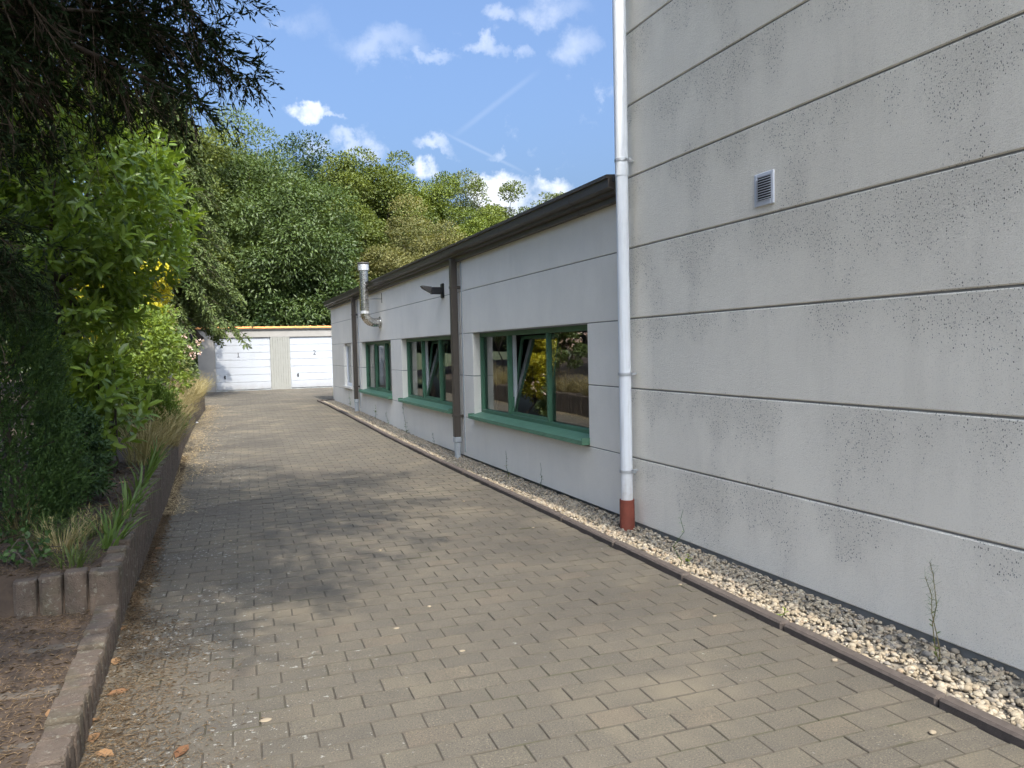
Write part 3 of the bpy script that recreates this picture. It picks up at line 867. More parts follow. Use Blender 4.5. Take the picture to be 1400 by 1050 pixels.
square_spout(11.02, 'square brown downpipe between the two open tilted windows', float(gz(11)))
square_spout(19.30, 'square brown downpipe beside the narrow white window', float(gz(19.3)))

# stainless flue
fl = thing('flue', 'stainless steel flue pipe with elbow rising past the brown eaves', 'flue', (3.25, 16.6, 2.2))
px_ = 3.235; pts = [(WX - .005, 16.6, 2.25), (3.44, 16.6, 2.25)]
for t in np.linspace(0, 90, 7)[1:]:
    a = R_(t); pts.append((3.44 - .205 * math.sin(a), 16.6, 2.25 + .205 * (1 - math.cos(a)))) 
o = MB().tube(pts, .095, 20).obj('elbow', M['steel'], fl); shade_auto(o, 25)
o = MB().tube([(px_, 16.6, z) for z in (2.45, 3.37)], .098, 20).obj('pipe', M['steel'], fl); shade_auto(o)
bands = MB()
for z in np.arange(2.56, 3.36, .10): bands.tube([(px_, 16.6, z), (px_, 16.6, z + .008)], .101, 20)
o = bands.obj('seam_rings', M['sooty'], fl)
o = MB().tube([(px_, 16.6, z) for z in (2.44, 2.50)], .106, 20).obj('collar', M['galv'], fl); shade_auto(o)
o = MB().tube([(px_, 16.6, z) for z in (3.36, 3.37, 3.49, 3.50)], [.10, .118, .118, .10], 20).obj('cowl', M['galv'], fl); shade_auto(o)
o = MB().tube([(px_, 16.6, z) for z in (3.50, 3.515, 3.535)], [.125, .132, .128], 20).obj('cap', M['sooty'], fl); shade_auto(o)
o = MB().tube([(WX + .002, 16.6, 2.25), (WX - .022, 16.6, 2.25)], .13, 20).obj('wall_plate', M['steel'], fl)
mb = MB(); mb.box(px_, WX, 16.40, 16.415, 2.74, 2.752); mb.box(WX - .006, WX + .002, 16.385, 16.43, 2.66, 2.87); mb.obj('stay', M['sooty'], fl)

# black wall lamp
lm = thing('wall_camera', 'black security camera on a bracket above the open window', 'camera', (WX, 11.85, 2.56))
MB().bbox(WX - .03, WX + .002, 11.79, 11.91, 2.45, 2.68, .008).obj('bracket', M['black'], lm)
MB().bbox(3.37, WX - .03, 11.80, 11.90, 2.51, 2.62, .012).obj('body', M['black'], lm)
mb = MB(); mb.add([(3.37, 11.79, 2.625), (3.37, 11.91, 2.625), (3.37, 11.91, 2.53), (3.37, 11.79, 2.53), (3.21, 11.79, 2.640), (3.21, 11.91, 2.640), (3.24, 11.91, 2.60), (3.24, 11.79, 2.60)],
                  [(0, 1, 2, 3), (7, 6, 5, 4), (0, 4, 5, 1), (1, 5, 6, 2), (2, 6, 7, 3), (3, 7, 4, 0)])
o = mb.obj('hood', M['black'], lm); fix_normals(o)

# vent grille
vg = thing('vent_grille', 'white louvred vent grille on the tall grey wall', 'vent', (TX, 4.22, 2.65))
va, vb, vz0, vz1 = 4.125, 4.315, 2.545, 2.765
fr = MB(); w = .026
fr.bbox(TX - .014, TX + .002, va, va + w, vz0, vz1, .004); fr.bbox(TX - .014, TX + .002, vb - w, vb, vz0, vz1, .004)
fr.bbox(TX - .014, TX + .002, va + w, vb - w, vz1 - w, vz1, .004); fr.bbox(TX - .014, TX + .002, va + w, vb - w, vz0, vz0 + w + .012, .004)
fr.obj('frame', M['ventw'], vg)
MB().box(TX - .003, TX + .002, va + w, vb - w, vz0 + w, vz1 - w).obj('backing', M['black'], vg)
for k in range(9):
    z = vz0 + w + .016 + k * .0168
    MB().add([(TX - .026, va + w, z), (TX - .026, vb - w, z), (TX - .004, vb - w, z + .0085), (TX - .004, va + w, z + .0085), (TX - .026, va + w, z - .003), (TX - .026, vb - w, z - .003), (TX - .004, vb - w, z + .0055), (TX - .004, va + w, z + .0055)],
             [(0, 1, 2, 3), (7, 6, 5, 4), (0, 4, 5, 1), (3, 2, 6, 7), (1, 5, 6, 2), (0, 3, 7, 4)]).obj('slat', M['ventw'], vg)

# ------------------------------------------------------------------ garages
GY = 32.4; GZ = .19
GA = thing('garage', 'low garage block with two white numbered doors and orange roof tiles', 'garage', (3, GY + 2.5, GZ))
gx0, gx1 = -.25, 6.2
D1 = (.375, 2.465); D2 = (3.225, 5.315); DT = 2.30
MB().box(gx0, gx1, GY, GY + .2, DT + .002, 2.60).obj('beam', M['gwall'], GA)
MB().box(gx0, D1[0] - .002, GY + .012, GY + .2, GZ - .2, DT).obj('pillar', M['gwall'], GA)
MB().box(D2[1] + .002, gx1, GY + .012, GY + .2, GZ - .2, DT).obj('pillar', M['gwall'], GA)
MB().box(D1[1] + .002, D2[0] - .002, GY + .03, GY + .2, GZ - .2, DT).obj('pillar', M['joint'], GA)
nb = 8; bw = (D2[0] - D1[1]) / nb
for i in range(nb): MB().bbox(D1[1] + i * bw + .004, D1[1] + (i + 1) * bw - .004, GY + .004, GY + .032, GZ - .02, DT, .005).obj('board', M['gboard'], GA)
MB().box(gx0, gx0 + .15, GY + .202, GY + 5.5, GZ - .2, 2.595).obj('side_wall', M['gwall'], GA)
MB().box(gx1 - .15, gx1, GY + .202, GY + 5.5, GZ - .2, 2.595).obj('side_wall', M['gwall'], GA)
MB().box(gx0 + .15, gx1 - .15, GY + 5.35, GY + 5.5, GZ - .2, 2.595).obj('back_wall', M['gwall'], GA)
rf = MB(); rf.box(gx0 - .05, gx1 + .05, GY - .06, GY + 5.6, 2.604, 2.66); rf = rf.obj('roof', M['roofing'], GA)
r = rs(44); x = gx0 - .05; tl = None
while x < gx1:
    if tl is None:
        mb = MB(); V = []; n = 8
        for q, (xx, rr) in enumerate(((0, .080), (.255, .072), (.255, .088), (.30, .092))):
            for k in range(n + 1):
                t = math.pi * k / n; V.append((xx, -math.cos(t) * (rr + .02), math.sin(t) * rr))
        Fq = [(q * (n + 1) + k, q * (n + 1) + k + 1, (q + 1) * (n + 1) + k + 1, (q + 1) * (n + 1) + k) for q in range(3) for k in range(n)]
        Fq += [tuple(range(n, -1, -1)), tuple(3 * (n + 1) + k for k in range(n + 1))]
        tl = mesh_obj('roof_tile', V, Fq, M['tile']); fix_normals(tl); tl.parent = rf; o = tl
    else:
        o = tl.copy(); COL.objects.link(o)
    o.location = Vector((x, GY + .02, 2.652 + r.normal() * .003)) - Vector(origin(rf)); o.rotation_euler = (0, r.normal() * .01, r.normal() * .01); x += .292


def text_mesh(ch, size):
    cu = bpy.data.curves.new('numeral', 'FONT'); cu.body = ch; cu.size = size; cu.extrude = .004; cu.align_x = 'CENTER'
    o = bpy.data.objects.new('numeral', cu); COL.objects.link(o); bpy.context.view_layer.update()
    me = bpy.data.meshes.new_from_object(o.evaluated_get(bpy.context.evaluated_depsgraph_get())); bpy.data.objects.remove(o); return me


for (da, db), ch, nxp, nzp, hx in ((D1, '1', 1.235, 1.52, .71), (D2, '2', 4.20, 1.55, 3.52)):
    d = MB().box(da, db, GY + .09, GY + .12, GZ - .02, DT).obj('door', M['blind'], GA)
    hh = (DT - GZ - .05) / 7
    for k in range(7):
        MB().bbox(da + .012, db - .012, GY + .055, GY + .092, GZ + .03 + k * hh + .004, GZ + .03 + (k + 1) * hh - .004, .006).obj('door_panel', M['doorw'], d)
    me = text_mesh(ch, .26); me.materials.clear(); me.materials.append(M['ink'])
    o = bpy.data.objects.new('numeral', me); COL.objects.link(o); o.parent = d; o.rotation_euler = (math.pi / 2, 0, 0)
    o.location = Vector((nxp, GY + .050, nzp)) - Vector(origin(d))
    mb = MB()
    if ch == '1':
        mb.box(nxp - .045, nxp + .055, GY + .046, GY + .054, nzp - .005, nzp + .016); mb.obj('numeral', M['ink'], d)
    mb = MB(); mb.bbox(hx - .025, hx + .025, GY + .035, GY + .056, .66, .80, .006); mb.bbox(hx - .05, hx + .012, GY + .005, GY + .033, .735, .760, .006)
    mb.obj('handle', M['black'], d)


# ------------------------------------------------------------------ vegetation
def limb(mb, a, b, r0, r1, r, n=5, sag=.0, sides=6):
    a, b = np.asarray(a, float), np.asarray(b, float); L_ = np.linalg.norm(b - a)
    t = np.linspace(0, 1, n)[:, None]; pts = a + (b - a) * t
    pts[1:-1] += r.normal(size=(n - 2, 3)) * L_ * .035
    pts[:, 2] += sag * 4 * (t * (1 - t))[:, 0] * L_
    mb.tube(pts, np.linspace(r0, r1, n), sides); return pts


def broad_tree(name, label, base, H, rx, z0, mat, seed, nl=24000, ls=.2, nclump=70, group=None, flat=.75, cat='tree', wl=.6, trunk_r=None, ry=None, tmpl=T_RHOMB, droop=.25, trunk_top=.6, shell=.5):
    r = rs(seed); base = np.asarray(base, float); t = thing(name, label, cat, base, group)
    ry = ry or rx; rz = (H - z0) / 2; cen = base + np.array([0, 0, z0 + rz])
    d = rdir(r, nclump); d[:, 2] = np.where(d[:, 2] < -.75, -d[:, 2], d[:, 2])
    rad = shell + (1 - shell) * r.uniform(0, 1, nclump) ** .6
    lump = 1 + .16 * np.sin(3 * np.arctan2(d[:, 1], d[:, 0]) + seed) + .12 * r.normal(size=nclump)
    C = cen + d * np.array([rx, ry, rz]) * (rad * np.clip(lump, .6, 1.16))[:, None] * .87
    cr = r.uniform(.16, .34, nclump) * min(rx, 1.4 * rz)
    w = cr ** 2; k = r.choice(nclump, nl, p=w / w.sum())
    dd = rdir(r, nl); dd[:, 2] = np.abs(dd[:, 2]) * np.where(r.uniform(size=nl) < .72, 1, -1)
    rr = cr[k] * (.45 + .6 * r.uniform(size=nl) ** .6)
    P = C[k] + dd * rr[:, None] * np.array([1, 1, flat])
    out = norm((P - cen) / np.array([rx, ry, rz]))
    D = norm(dd * .7 + out * .35 + r.normal(size=(nl, 3)) * .6 + np.array([0, 0, -droop]))
    Nn = norm(np.array([0, 0, .45]) + dd * 1.1 + out * .3 + r.normal(size=(nl, 3)) * .35)
    cv = r.uniform(size=nclump)
    v = np.clip(.45 * cv[k] + .55 * r.uniform(size=nl), 0, 1)
    Ls = ls * r.uniform(.65, 1.25, nl)
    Leaves().add(P, D, Nn, Ls, Ls * wl, tmpl, v).obj('crown', mat, t)
    tr = trunk_r or H * .018
    mb = MB(); top = base + np.array([r.normal() * .1, r.normal() * .1, z0 + (H - z0) * trunk_top])
    pts = limb(mb, base - np.array([0, 0, .1]), top, tr, tr * .35, r, 7, sides=8)
    for q in r.permutation(nclump)[:min(18, nclump)]:
        s = pts[r.randint(2, 6)]; limb(mb, s, C[q], tr * .32, tr * .06, r, 4, .05, 5)
    mb.obj('trunk', M['bark'], t, smooth=True)
    return t


def twig_set(lv, S, D, Ln, r, per, ll, lw, v0, spread=.55, droop=.0, tmpl=T_RHOMB, tips=True, wood=None, wood_w=.006):
    """leaflets along many twigs at once"""
    n = len(S); t = np.tile(np.linspace(.08, 1, per), n) + r.uniform(-.03, .03, n * per)
    k = np.repeat(np.arange(n), per)
    P = S[k] + D[k] * (Ln[k] * t)[:, None]; P[:, 2] -= droop * Ln[k] * t ** 2
    DD = norm(D[k] + r.normal(size=(n * per, 3)) * spread)
    Nn = norm(np.array([0, 0, 1.]) + r.normal(size=(n * per, 3)) * .6)
    sc = r.uniform(.7, 1.25, n * per) * (1.05 - .35 * t)
    lv.add(P, DD, Nn, ll * sc, lw * sc, tmpl, np.clip(v0[k] * .6 + .4 * r.uniform(size=n * per) + .15 * t - .1, 0, 1))
    if wood is not None:
        De = D.copy(); De[:, 2] -= droop * .6
        wood.add(S, De, np.tile([0, 0, 1.], (n, 1)) + .01, Ln, np.full(n, wood_w), T_STEM, r.uniform(size=n))


def along(pts, n, r, lo=.12):
    pts = np.asarray(pts); m = len(pts) - 1; s = lo + (1 - lo) * np.sort(r.uniform(size=n)); q = s * m
    i = np.minimum(q.astype(int), m - 1); f = (q - i)[:, None]
    return pts[i] * (1 - f) + pts[i + 1] * f, norm(pts[i + 1] - pts[i]), s


# --- the cypress whose boughs hang into the picture
r = rs(71)
ct = thing('conifer_tree', 'dark conifer with drooping boughs and bare twigs overhanging the drive', 'tree', (-2.6, 3.6, .25))
tb = np.array([-2.6, 3.6, .15]); mb = MB()
limb(mb, tb, tb + [.25, .1, 11.5], .24, .03, r, 9, sides=10)
lv = Leaves(); wd = Leaves()
BR_ = []
tips = [(345, 98, 5.4), (318, 60, 5.0), (305, 140, 5.2), (262, 118, 5.3), (345, -10, 5.4), (300, 20, 4.9), (250, 70, 4.8), (210, 130, 5.2), (150, 150, 5.0), (180, 60, 4.6),
        (110, 120, 4.7), (60, 90, 4.4), (280, -40, 4.6), (200, -60, 4.5), (100, 10, 4.3), (30, 140, 4.4), (60, 175, 4.8), (20, 200, 4.6),
        (40, 330, 5.0), (10, 400, 4.8), (60, 380, 5.3), (20, 290, 4.5), (-30, 180, 4.2), (330, -90, 5.1), (380, -140, 5.4), (240, -130, 4.8), (420, -230, 5.0)]
for (x, y, Y) in tips:
    x -= 28; p = yp(x, y, Y); z0 = p[2] + r.uniform(.0, .5)
    BR_.append((tb + [0.1, .03, z0 - .15], p, 1 if y < 170 else 0))
    if y < 170 and r.uniform() < .6:
        p2 = yp(x - abs(r.normal()) * 45, y + r.normal() * 26 - 8, Y + r.normal() * .25); BR_.append((tb + [0.1, .03, p2[2] + r.uniform(0, .4)], p2, 1))
for k in range(80):                       # the rest of the crown, above and around
    z = 2.6 + 8.4 * r.uniform() ** 1.1; a = r.uniform(0, 6.28); Lb = (3.2 if z < 7 else 3.2 * (11.8 - z) / 4.8) * r.uniform(.65, 1.0)
    if math.cos(a) > -.3: z = max(z, 5.2 + .6 * r.uniform())
    st = tb + [.1, .03, z]; BR_.append((st, st + [math.cos(a) * Lb, math.sin(a) * Lb, -.15 * Lb + r.normal() * .2], 2))
for k in range(84):                       # unseen boughs reaching over the drive, added for the shade they cast
    z = 5.6 + 4.2 * r.uniform(); a = r.uniform(-1.15, .40); Lb = r.uniform(2.6, 4.9) * (1 if z < 8 else .8)
    st = tb + [.1, .03, z]; BR_.append((st, st + [math.cos(a) * Lb, math.sin(a) * Lb, -.06 * Lb + r.normal() * .2], 2))
for k in range(16):  # more boughs out of view, added to shade the near-left foreground
    z = 6 + 3 * r.uniform(); a = r.uniform(-1.6, -1.0); Lb = r.uniform(3.5, 5.2)
    st = tb + [.1, .03, z]; BR_.append((st, st + [math.cos(a) * Lb, math.sin(a) * Lb, -.06 * Lb], 2))
for k in range(44):  # long unseen boughs added to carry the shade further across the drive
    z = 5.4 + 2.8 * r.uniform(); a = r.uniform(-.95, .05); Lb = r.uniform(3.4, 5.2)
    st = tb + [.1, .03, z]; BR_.append((st, st + [math.cos(a) * Lb, math.sin(a) * Lb, -.03 * Lb], 2))
for k in range(15):  # lower boughs out of view, added to shade the near planting bed
    z = 3.7 + 2.2 * r.uniform(); a = r.uniform(-1.45, -.85); Lb = r.uniform(2.2, 3.5)
    st = tb + [.1, .03, z]; BR_.append((st, st + [math.cos(a) * Lb, math.sin(a) * Lb, -.08 * Lb], 2))
for (a, b, kind) in BR_:
    Lb = np.linalg.norm(b - a)
    pts = limb(mb, a, b, .012 + .010 * Lb, .005, r, 7, .05, 5)
    n2 = int(Lb * (13 if kind == 1 else 13 if kind == 0 else 10)); S, T, s = along(pts, n2, r, .2)
    side = np.cross(T, [0, 0, 1.]) * np.where(np.arange(n2) % 2, 1, -1)[:, None]
    D = norm(T * .75 + side * r.uniform(.3, .9, (n2, 1)) + r.normal(size=(n2, 3)) * .25 + [0, 0, -.25])
    Ln = (.30 + .45 * (1 - s)) * r.uniform(.6, 1.1, n2) * min(1, Lb / 2.2)
    # sub-twigs
    k = np.repeat(np.arange(n2), 7 if kind < 2 else 5); n3 = len(k); tt = r.uniform(.15, 1, n3)
    S3 = S[k] + D[k] * (Ln[k] * tt)[:, None]; D3 = norm(D[k] + r.normal(size=(n3, 3)) * .65 + [0, 0, -.22]); L3 = r.uniform(.10, .22, n3)
    wd.add(S, D, np.tile([0, 0, 1.], (n2, 1)), Ln, np.full(n2, .008), T_STEM, r.uniform(size=n2))
    leafy = (s[k] + r.normal(size=n3) * .15) > (.35 if kind == 1 else (.62 if kind == 0 else .3))
    cv = np.full(leafy.sum(), r.uniform(.2, .8))
    twig_set(lv, S3[leafy], D3[leafy], L3[leafy], r, 9 if kind < 2 else 7, .056 if kind < 2 else .065, .016 if kind < 2 else .020, cv, .5, .1)
    wd.add(S3, D3, np.tile([0, 0, 1.], (n3, 1)), L3, np.full(n3, .004), T_STEM, r.uniform(size=n3))
    if kind < 2:                          # bare hanging twigs
        n4 = int(Lb * (12 if kind else 7)); S4, T4, s4 = along(pts, n4, r, .15); D4 = norm(T4 * .3 + r.normal(size=(n4, 3)) * .3 + [0, 0, -1]); L4 = r.uniform(.15, .5, n4)
        wd.add(S4, D4, np.tile([0, 1., .1], (n4, 1)), L4, np.full(n4, .0045), T_STEM, r.uniform(size=n4))
        k = np.repeat(np.arange(n4), 6); n5 = len(k); S5 = S4[k] + D4[k] * (L4[k] * r.uniform(.1, 1, n5))[:, None]
        wd.add(S5, norm(D4[k] + r.normal(size=(n5, 3)) * .5), np.tile([0, 1., .1], (n5, 1)), r.uniform(.05, .16, n5), np.full(n5, .003), T_STEM, r.uniform(size=n5))
mb.obj('trunk', M['bark'], ct, smooth=True)
lv.obj('crown', L['conifer'], ct); wd.obj('twigs', L['deadtwig'], ct)


# --- cherry laurel: whorls of big leaves at shoot tips
def whorl_shrub(name, label, base, cen, rad, mat, seed, nshoot, leaf, lw, cat='shrub', per=11, bare=None, stems=14, stem_r=.03, inner=.35):
    r = rs(seed); base = np.asarray(base, float); t = thing(name, label, cat, base)
    lv = Leaves(); mb = MB(); d = rdir(r, nshoot); rr = inner + (1 - inner) * r.uniform(size=nshoot) ** .55
    lump = 1 + .18 * np.sin(2.7 * d[:, 0] + 4 * d[:, 2] + seed)
    C = np.asarray(cen) + d * np.asarray(rad) * (rr * lump)[:, None]
    A = norm(d * .7 + [0, 0, .55] + r.normal(size=(nshoot, 3)) * .35)
    k = np.repeat(np.arange(nshoot), per); n = len(k); tt = np.tile(np.linspace(0, 1, per), nshoot)
    ph = np.tile(np.arange(per) * 2.4, nshoot) + r.uniform(0, 6.28, nshoot)[k]
    u = norm(np.cross(A, [.31, .2, .93])); w = np.cross(A, u)
    radial = u[k] * np.cos(ph)[:, None] + w[k] * np.sin(ph)[:, None]
    P = C[k] + A[k] * ((tt - .6) * leaf * 1.5)[:, None]
    D = norm(radial * (1.1 - .5 * tt)[:, None] + A[k] * (.25 + .75 * tt)[:, None] + r.normal(size=(n, 3)) * .15 + [0, 0, -.10])
    Nn = norm(A[k] + [0, 0, .5] - radial * .3 + r.normal(size=(n, 3)) * .25)
    Ls = leaf * r.uniform(.7, 1.2, n); v = np.clip(r.uniform(size=nshoot)[k] * .5 + .3 * tt + .3 * r.uniform(size=n), 0, 1)
    lv.add(P, D, Nn, Ls, Ls * lw, T_LEAF, v); lv.obj('foliage', mat, t)
    for q in r.permutation(nshoot)[:stems]:
        mid = base + [r.normal() * .12, r.normal() * .12, 0] + np.array([0, 0, (cen[2] - base[2]) * r.uniform(.3, .8)])
        limb(mb, base + [r.normal() * .1, r.normal() * .1, -.08], mid, stem_r, stem_r * .7, r, 4, sides=6); limb(mb, mid, C[q], stem_r * .7, .005, r, 5, .05, 5)
    mb.obj('stems', M['bark'], t, smooth=True); return t


whorl_shrub('laurel_shrub', 'tall cherry laurel with large glossy bright green leaves', (-1.35, 9.2, .55), (-1.25, 9.0, 3.15), (1.05, 1.25, 1.85), L['laurel'], 81, 1150, .135, .38, stem_r=.04)
whorl_shrub('laurel_shrub', 'low laurel shoots with broad leaves growing under the tall laurel', (-.98, 8.7, .5), (-.95, 8.6, 1.15), (.38, .55, .62), L['laurel'], 82, 95, .15, .42, per=8, stems=9, stem_r=.012)
whorl_shrub('evergreen_shrub', 'dark glossy small-leaved evergreen shrub at the front of the bed', (-1.08, 7.25, .42), (-1.06, 7.3, .82), (.30, .5, .46), L['glossy'], 83, 430, .060, .40, per=9, stems=12, stem_r=.01, inner=.5)


def feather_bush(name, label, base, H, rad, mat, seed, ntw, ll=.05, lw=.022, per=10, tl=.22, cone=.5, up=.9, cat='shrub', white=0):
    """upright dense sprays, as on thuja and juniper"""
    r = rs(seed); base = np.asarray(base, float); t = thing(name, label, cat, base)
    h = r.uniform(0, 1, ntw); prof = rad * np.clip(1 - cone * h ** 1.6, 0, 1) * np.sqrt(np.clip(1 - h ** 7, 0, 1)) * (.8 + .2 * np.minimum(h * 8, 1))
    a = r.uniform(0, 6.28, ntw); q = (.55 + .45 * r.uniform(size=ntw) ** .5) * (1 + .12 * np.sin(a * 5 + h * 9))
    S = base + np.stack([np.cos(a) * prof * q, np.sin(a) * prof * q, h * H - .05], 1)
    D = norm(np.stack([np.cos(a) * .6, np.sin(a) * .6, np.full(ntw, up)], 1) + r.normal(size=(ntw, 3)) * .28)
    lv = Leaves(); twig_set(lv, S, D, r.uniform(.6, 1.2, ntw) * tl, r, per, ll, lw, r.uniform(size=ntw), .45)
    if white:
        kk = r.permutation(ntw)[:white]; lv.add(S[kk] + D[kk] * tl * .9, rdir(r, white), rdir(r, white), .03, .03, T_RHOMB, 1.0)
    lv.obj('foliage', mat, t)
    mb = MB(); limb(mb, base - [0, 0, .1], base + [0, 0, H * .85], .05, .01, r, 5, sides=7)
    for k in range(14):
        i = r.randint(ntw); limb(mb, base + [0, 0, H * .7 * h[i]], S[i], .015, .004, r, 4, sides=4)
    mb.obj('stems', M['bark'], t, smooth=True); return t


feather_bush('thuja_bush', 'dense dark green thuja bush at the corner of the bed', (-1.42, 6.5, .42), 1.95, .50, L['thuja'], 91, 5200, .036, .013, 12, .17)
feather_bush('juniper_mound', 'low bright green juniper mound on the wall edge', (-.72, 11.6, .55), .68, .42, L['mound'], 92, 1100, .05, .020, 9, .16, cone=.6)
broad_tree('shrub', 'yellow-green small-leaved shrub lit by the sun behind the laurel', (-1.05, 13.6, .6), 2.0, .85, .15, L['lime'], 93, 9000, .075, 60, cat='shrub', trunk_r=.02, ry=1.4, shell=.4, droop=.1)
broad_tree('rose_shrub', 'shrub with reddish new leaves and faded pink flower heads', (-.75, 17.4, .75), 1.45, .72, .1, L['rose'], 94, 6500, .075, 46, cat='shrub', trunk_r=.018, ry=1.3, shell=.4, droop=.1)
broad_tree('golden_shrub', 'tall golden yellow shrub behind the sunny bushes', (-1.75, 21.2, .8), 3.6, 1.2, .3, L['gold'], 95, 14000, .11, 56, cat='shrub', trunk_r=.035, ry=1.5, droop=.1)
broad_tree('willow_shrub', 'pale twiggy shrub with sparse grey-green leaves under the spruce', (-1.75, 23.8, .9), 3.1, 1.0, .4, L['pale'], 96, 7000, .11, 40, cat='shrub', trunk_r=.03, wl=.35, ry=1.4, shell=.3)

# pink heads on the rose shrub
r = rs(97); ob = bpy.data.objects['rose_shrub']; lv = Leaves(); n = 60
C = np.array(ob.location) + np.stack([r.normal(.1, .38, n), r.normal(-.1, .7, n), r.uniform(.75, 1.45, n)], 1)
k = np.repeat(np.arange(n), 9); lv.add(C[k] + r.normal(size=(len(k), 3)) * .022, rdir(r, len(k)), rdir(r, len(k)), .045, .035, T_RHOMB, r.uniform(size=len(k))); stuff(lv.obj('flower_heads', L['petal'], ob))

# --- spruce in front of the garages
def spruce(name, label, base, H, rad, mat, seed, nwh, per_wh, z0=.6, ll=.11, lw=.035, dens=9):
    r = rs(seed); base = np.asarray(base, float); t = thing(name, label, 'tree', base); mb = MB(); lv = Leaves()
    limb(mb, base - [0, 0, .1], base + [0, 0, H], H * .018, .02, r, 8, sides=8)
    for w in range(nwh):
        f = w / (nwh - 1); z = z0 + (H - z0) * f ** .95
        for k in range(per_wh):
            a = r.uniform(0, 6.28); Lb = rad * (1 - f) ** .42 * r.uniform(.6, 1.12) + .15
            st = base + [0, 0, z]; tip = st + [math.cos(a) * Lb, math.sin(a) * Lb, -.30 * Lb + r.normal() * .12]
            tt = np.linspace(0, 1, 6)[:, None]; pts = st + (tip - st) * tt; pts[:, 2] += (.16 * Lb * np.sin(tt * 3.6))[:, 0]
            mb.tube(pts, np.linspace(.022, .005, 6), 4)
            n2 = max(4, int(Lb * dens)); S, T, s = along(pts, n2, r, .18)
            side = np.cross(T, [0, 0, 1.]) * np.where(np.arange(n2) % 2, 1, -1)[:, None]
            D = norm(T * .8 + side * .75 + r.normal(size=(n2, 3)) * .2 + [0, 0, -.35]); Ln = (.18 + .45 * (1 - s)) * r.uniform(.7, 1.1, n2) * min(1, .4 + Lb / 2)
            twig_set(lv, S, D, Ln, r, 9, ll, lw, np.clip(.3 + .5 * s + r.normal(size=n2) * .2, 0, 1), .5, .25)
            twig_set(lv, pts[-3:-1], norm(np.diff(pts[-3:], axis=0)), np.full(2, .25), r, 8, ll, lw, np.array([.8, .9]), .5)
    mb.obj('trunk', M['bark'], t, smooth=True); lv.obj('crown', mat, t); return t


spruce('spruce_tree', 'drooping green spruce standing at the left end of the garages', (-1.1, 28.6, .6), 9.9, 2.45, L['spruce'], 101, 40, 12, z0=2.1, dens=12, ll=.15, lw=.06)

# --- trees behind the garages and beyond the drive
g2 = 'trees behind the garages'
def at(x, Y): return np.array([yp(x, 480, Y)[0], Y, 0.1])
TREES = [
    ('robinia_tree', 'feathery pale green robinia rising above all the other trees', 300, 54, 16.9, 6.4, 4.0, L['robinia'], 36000, .27, 110, .46),
    ('chestnut_tree', 'big dark chestnut tree with long leaf tufts right behind the garages', 395, 41, 11.2, 4.2, 1.0, L['chestnut'], 34000, .28, 100, .34),
    ('chestnut_tree', 'leaning dark chestnut between the spruce and the big chestnut', 325, 44, 12.0, 3.9, 1.2, L['chestnut'], 28000, .28, 85, .34),
    ('oak_tree', 'dark dense oak crown behind the big chestnut', 440, 60, 16.6, 5.6, 3.0, L['dark'], 24000, .26, 80, .6),
    ('oak_tree', 'round leafy green oak beside the steel flue', 515, 50, 13.6, 4.0, 2.2, L['oak'], 30000, .22, 90, .6),
    ('oak_tree', 'yellowish oak with autumn tints behind the eaves', 580, 56, 14.2, 3.6, 2.5, L['oak2'], 24000, .22, 75, .6),
    ('aspen_tree', 'thin silvery aspen letting the clouds show through', 635, 60, 15.6, 3.3, 3.0, L['aspen'], 11000, .24, 60, .6),
    ('oak_tree', 'small rounded green oak at the low end of the tree line', 683, 56, 13.6, 3.3, 2.5, L['oak'], 20000, .22, 66, .6),
    ('hornbeam_tree', 'faded tan leafed tree above the brown eaves', 575, 42, 8.7, 3.0, 1.5, L['tan'], 17000, .17, 60, .55),
    ('hornbeam_tree', 'yellow green hornbeam peeping over the brown eaves', 645, 46, 10.2, 3.0, 2.0, L['oak2'], 17000, .18, 60, .6),
    ('birch_tree', 'sparse slender birch top standing alone beyond the roof', 757, 62, 15.9, 1.7, 8.0, L['aspen'], 2600, .24, 60, .6),
    ('lime_tree', 'mid green lime tree filling the gap behind the steel flue', 470, 45, 9.8, 3.1, 1.0, L['oak'], 22000, .2, 70, .65),
    ('hazel_tree', 'dark hazel thicket tree low behind the second garage door', 440, 39.5, 5.2, 2.5, .2, L['dark'], 12000, .2, 45, .7),
    ('hazel_tree', 'dark hazel thicket low behind the first garage door', 345, 39.5, 5.0, 2.4, .2, L['dark'], 11000, .2, 45, .7),
    ('beech_tree', 'tall beech hidden behind the spruce at the left', 232, 40, 13.2, 4.0, 1.5, L['oak'], 24000, .22, 80, .6),
]
for i, (nm, lab, x, Y, H, rx, z0, mat, nl, ls, nc, wl) in enumerate(TREES):
    broad_tree(nm, lab, at(x, Y), H + (.9 if 450 < x < 720 else .3), rx * 1.04, z0, mat, 200 + i, int(nl * (1.7 if 'birch' not in nm and 'aspen' not in nm else 1.3)), ls * .76, nc, g2, wl=wl, shell=.45, droop=.45 if 'chestnut' in nm or 'robinia' in nm else .2, trunk_r=.2)
# evergreens along the left boundary
for i, (x, y, H, rx, lab) in enumerate([(-4.3, 12.5, 6.2, 2.0, 'dark broad evergreen behind the tall laurel'), (-4.9, 18.5, 7.0, 2.4, 'dark evergreen tree on the bank behind the golden shrub'),
                                        (-5.0, 25.5, 8.6, 2.7, 'dark evergreen tree on the bank beside the spruce'),
                                        (-5.5, 32.5, 8.0, 2.8, 'dark evergreen tree beside the side wall of the garages'), (-11.0, 36.0, 10.0, 4.0, 'broad dark evergreen farthest back on the left bank')]):
    broad_tree('evergreen_tree', lab, (x, y, .8), H, rx, .3, L['dark'], 240 + i, 16000, .17, 60, 'evergreens on the left bank', shell=.4)


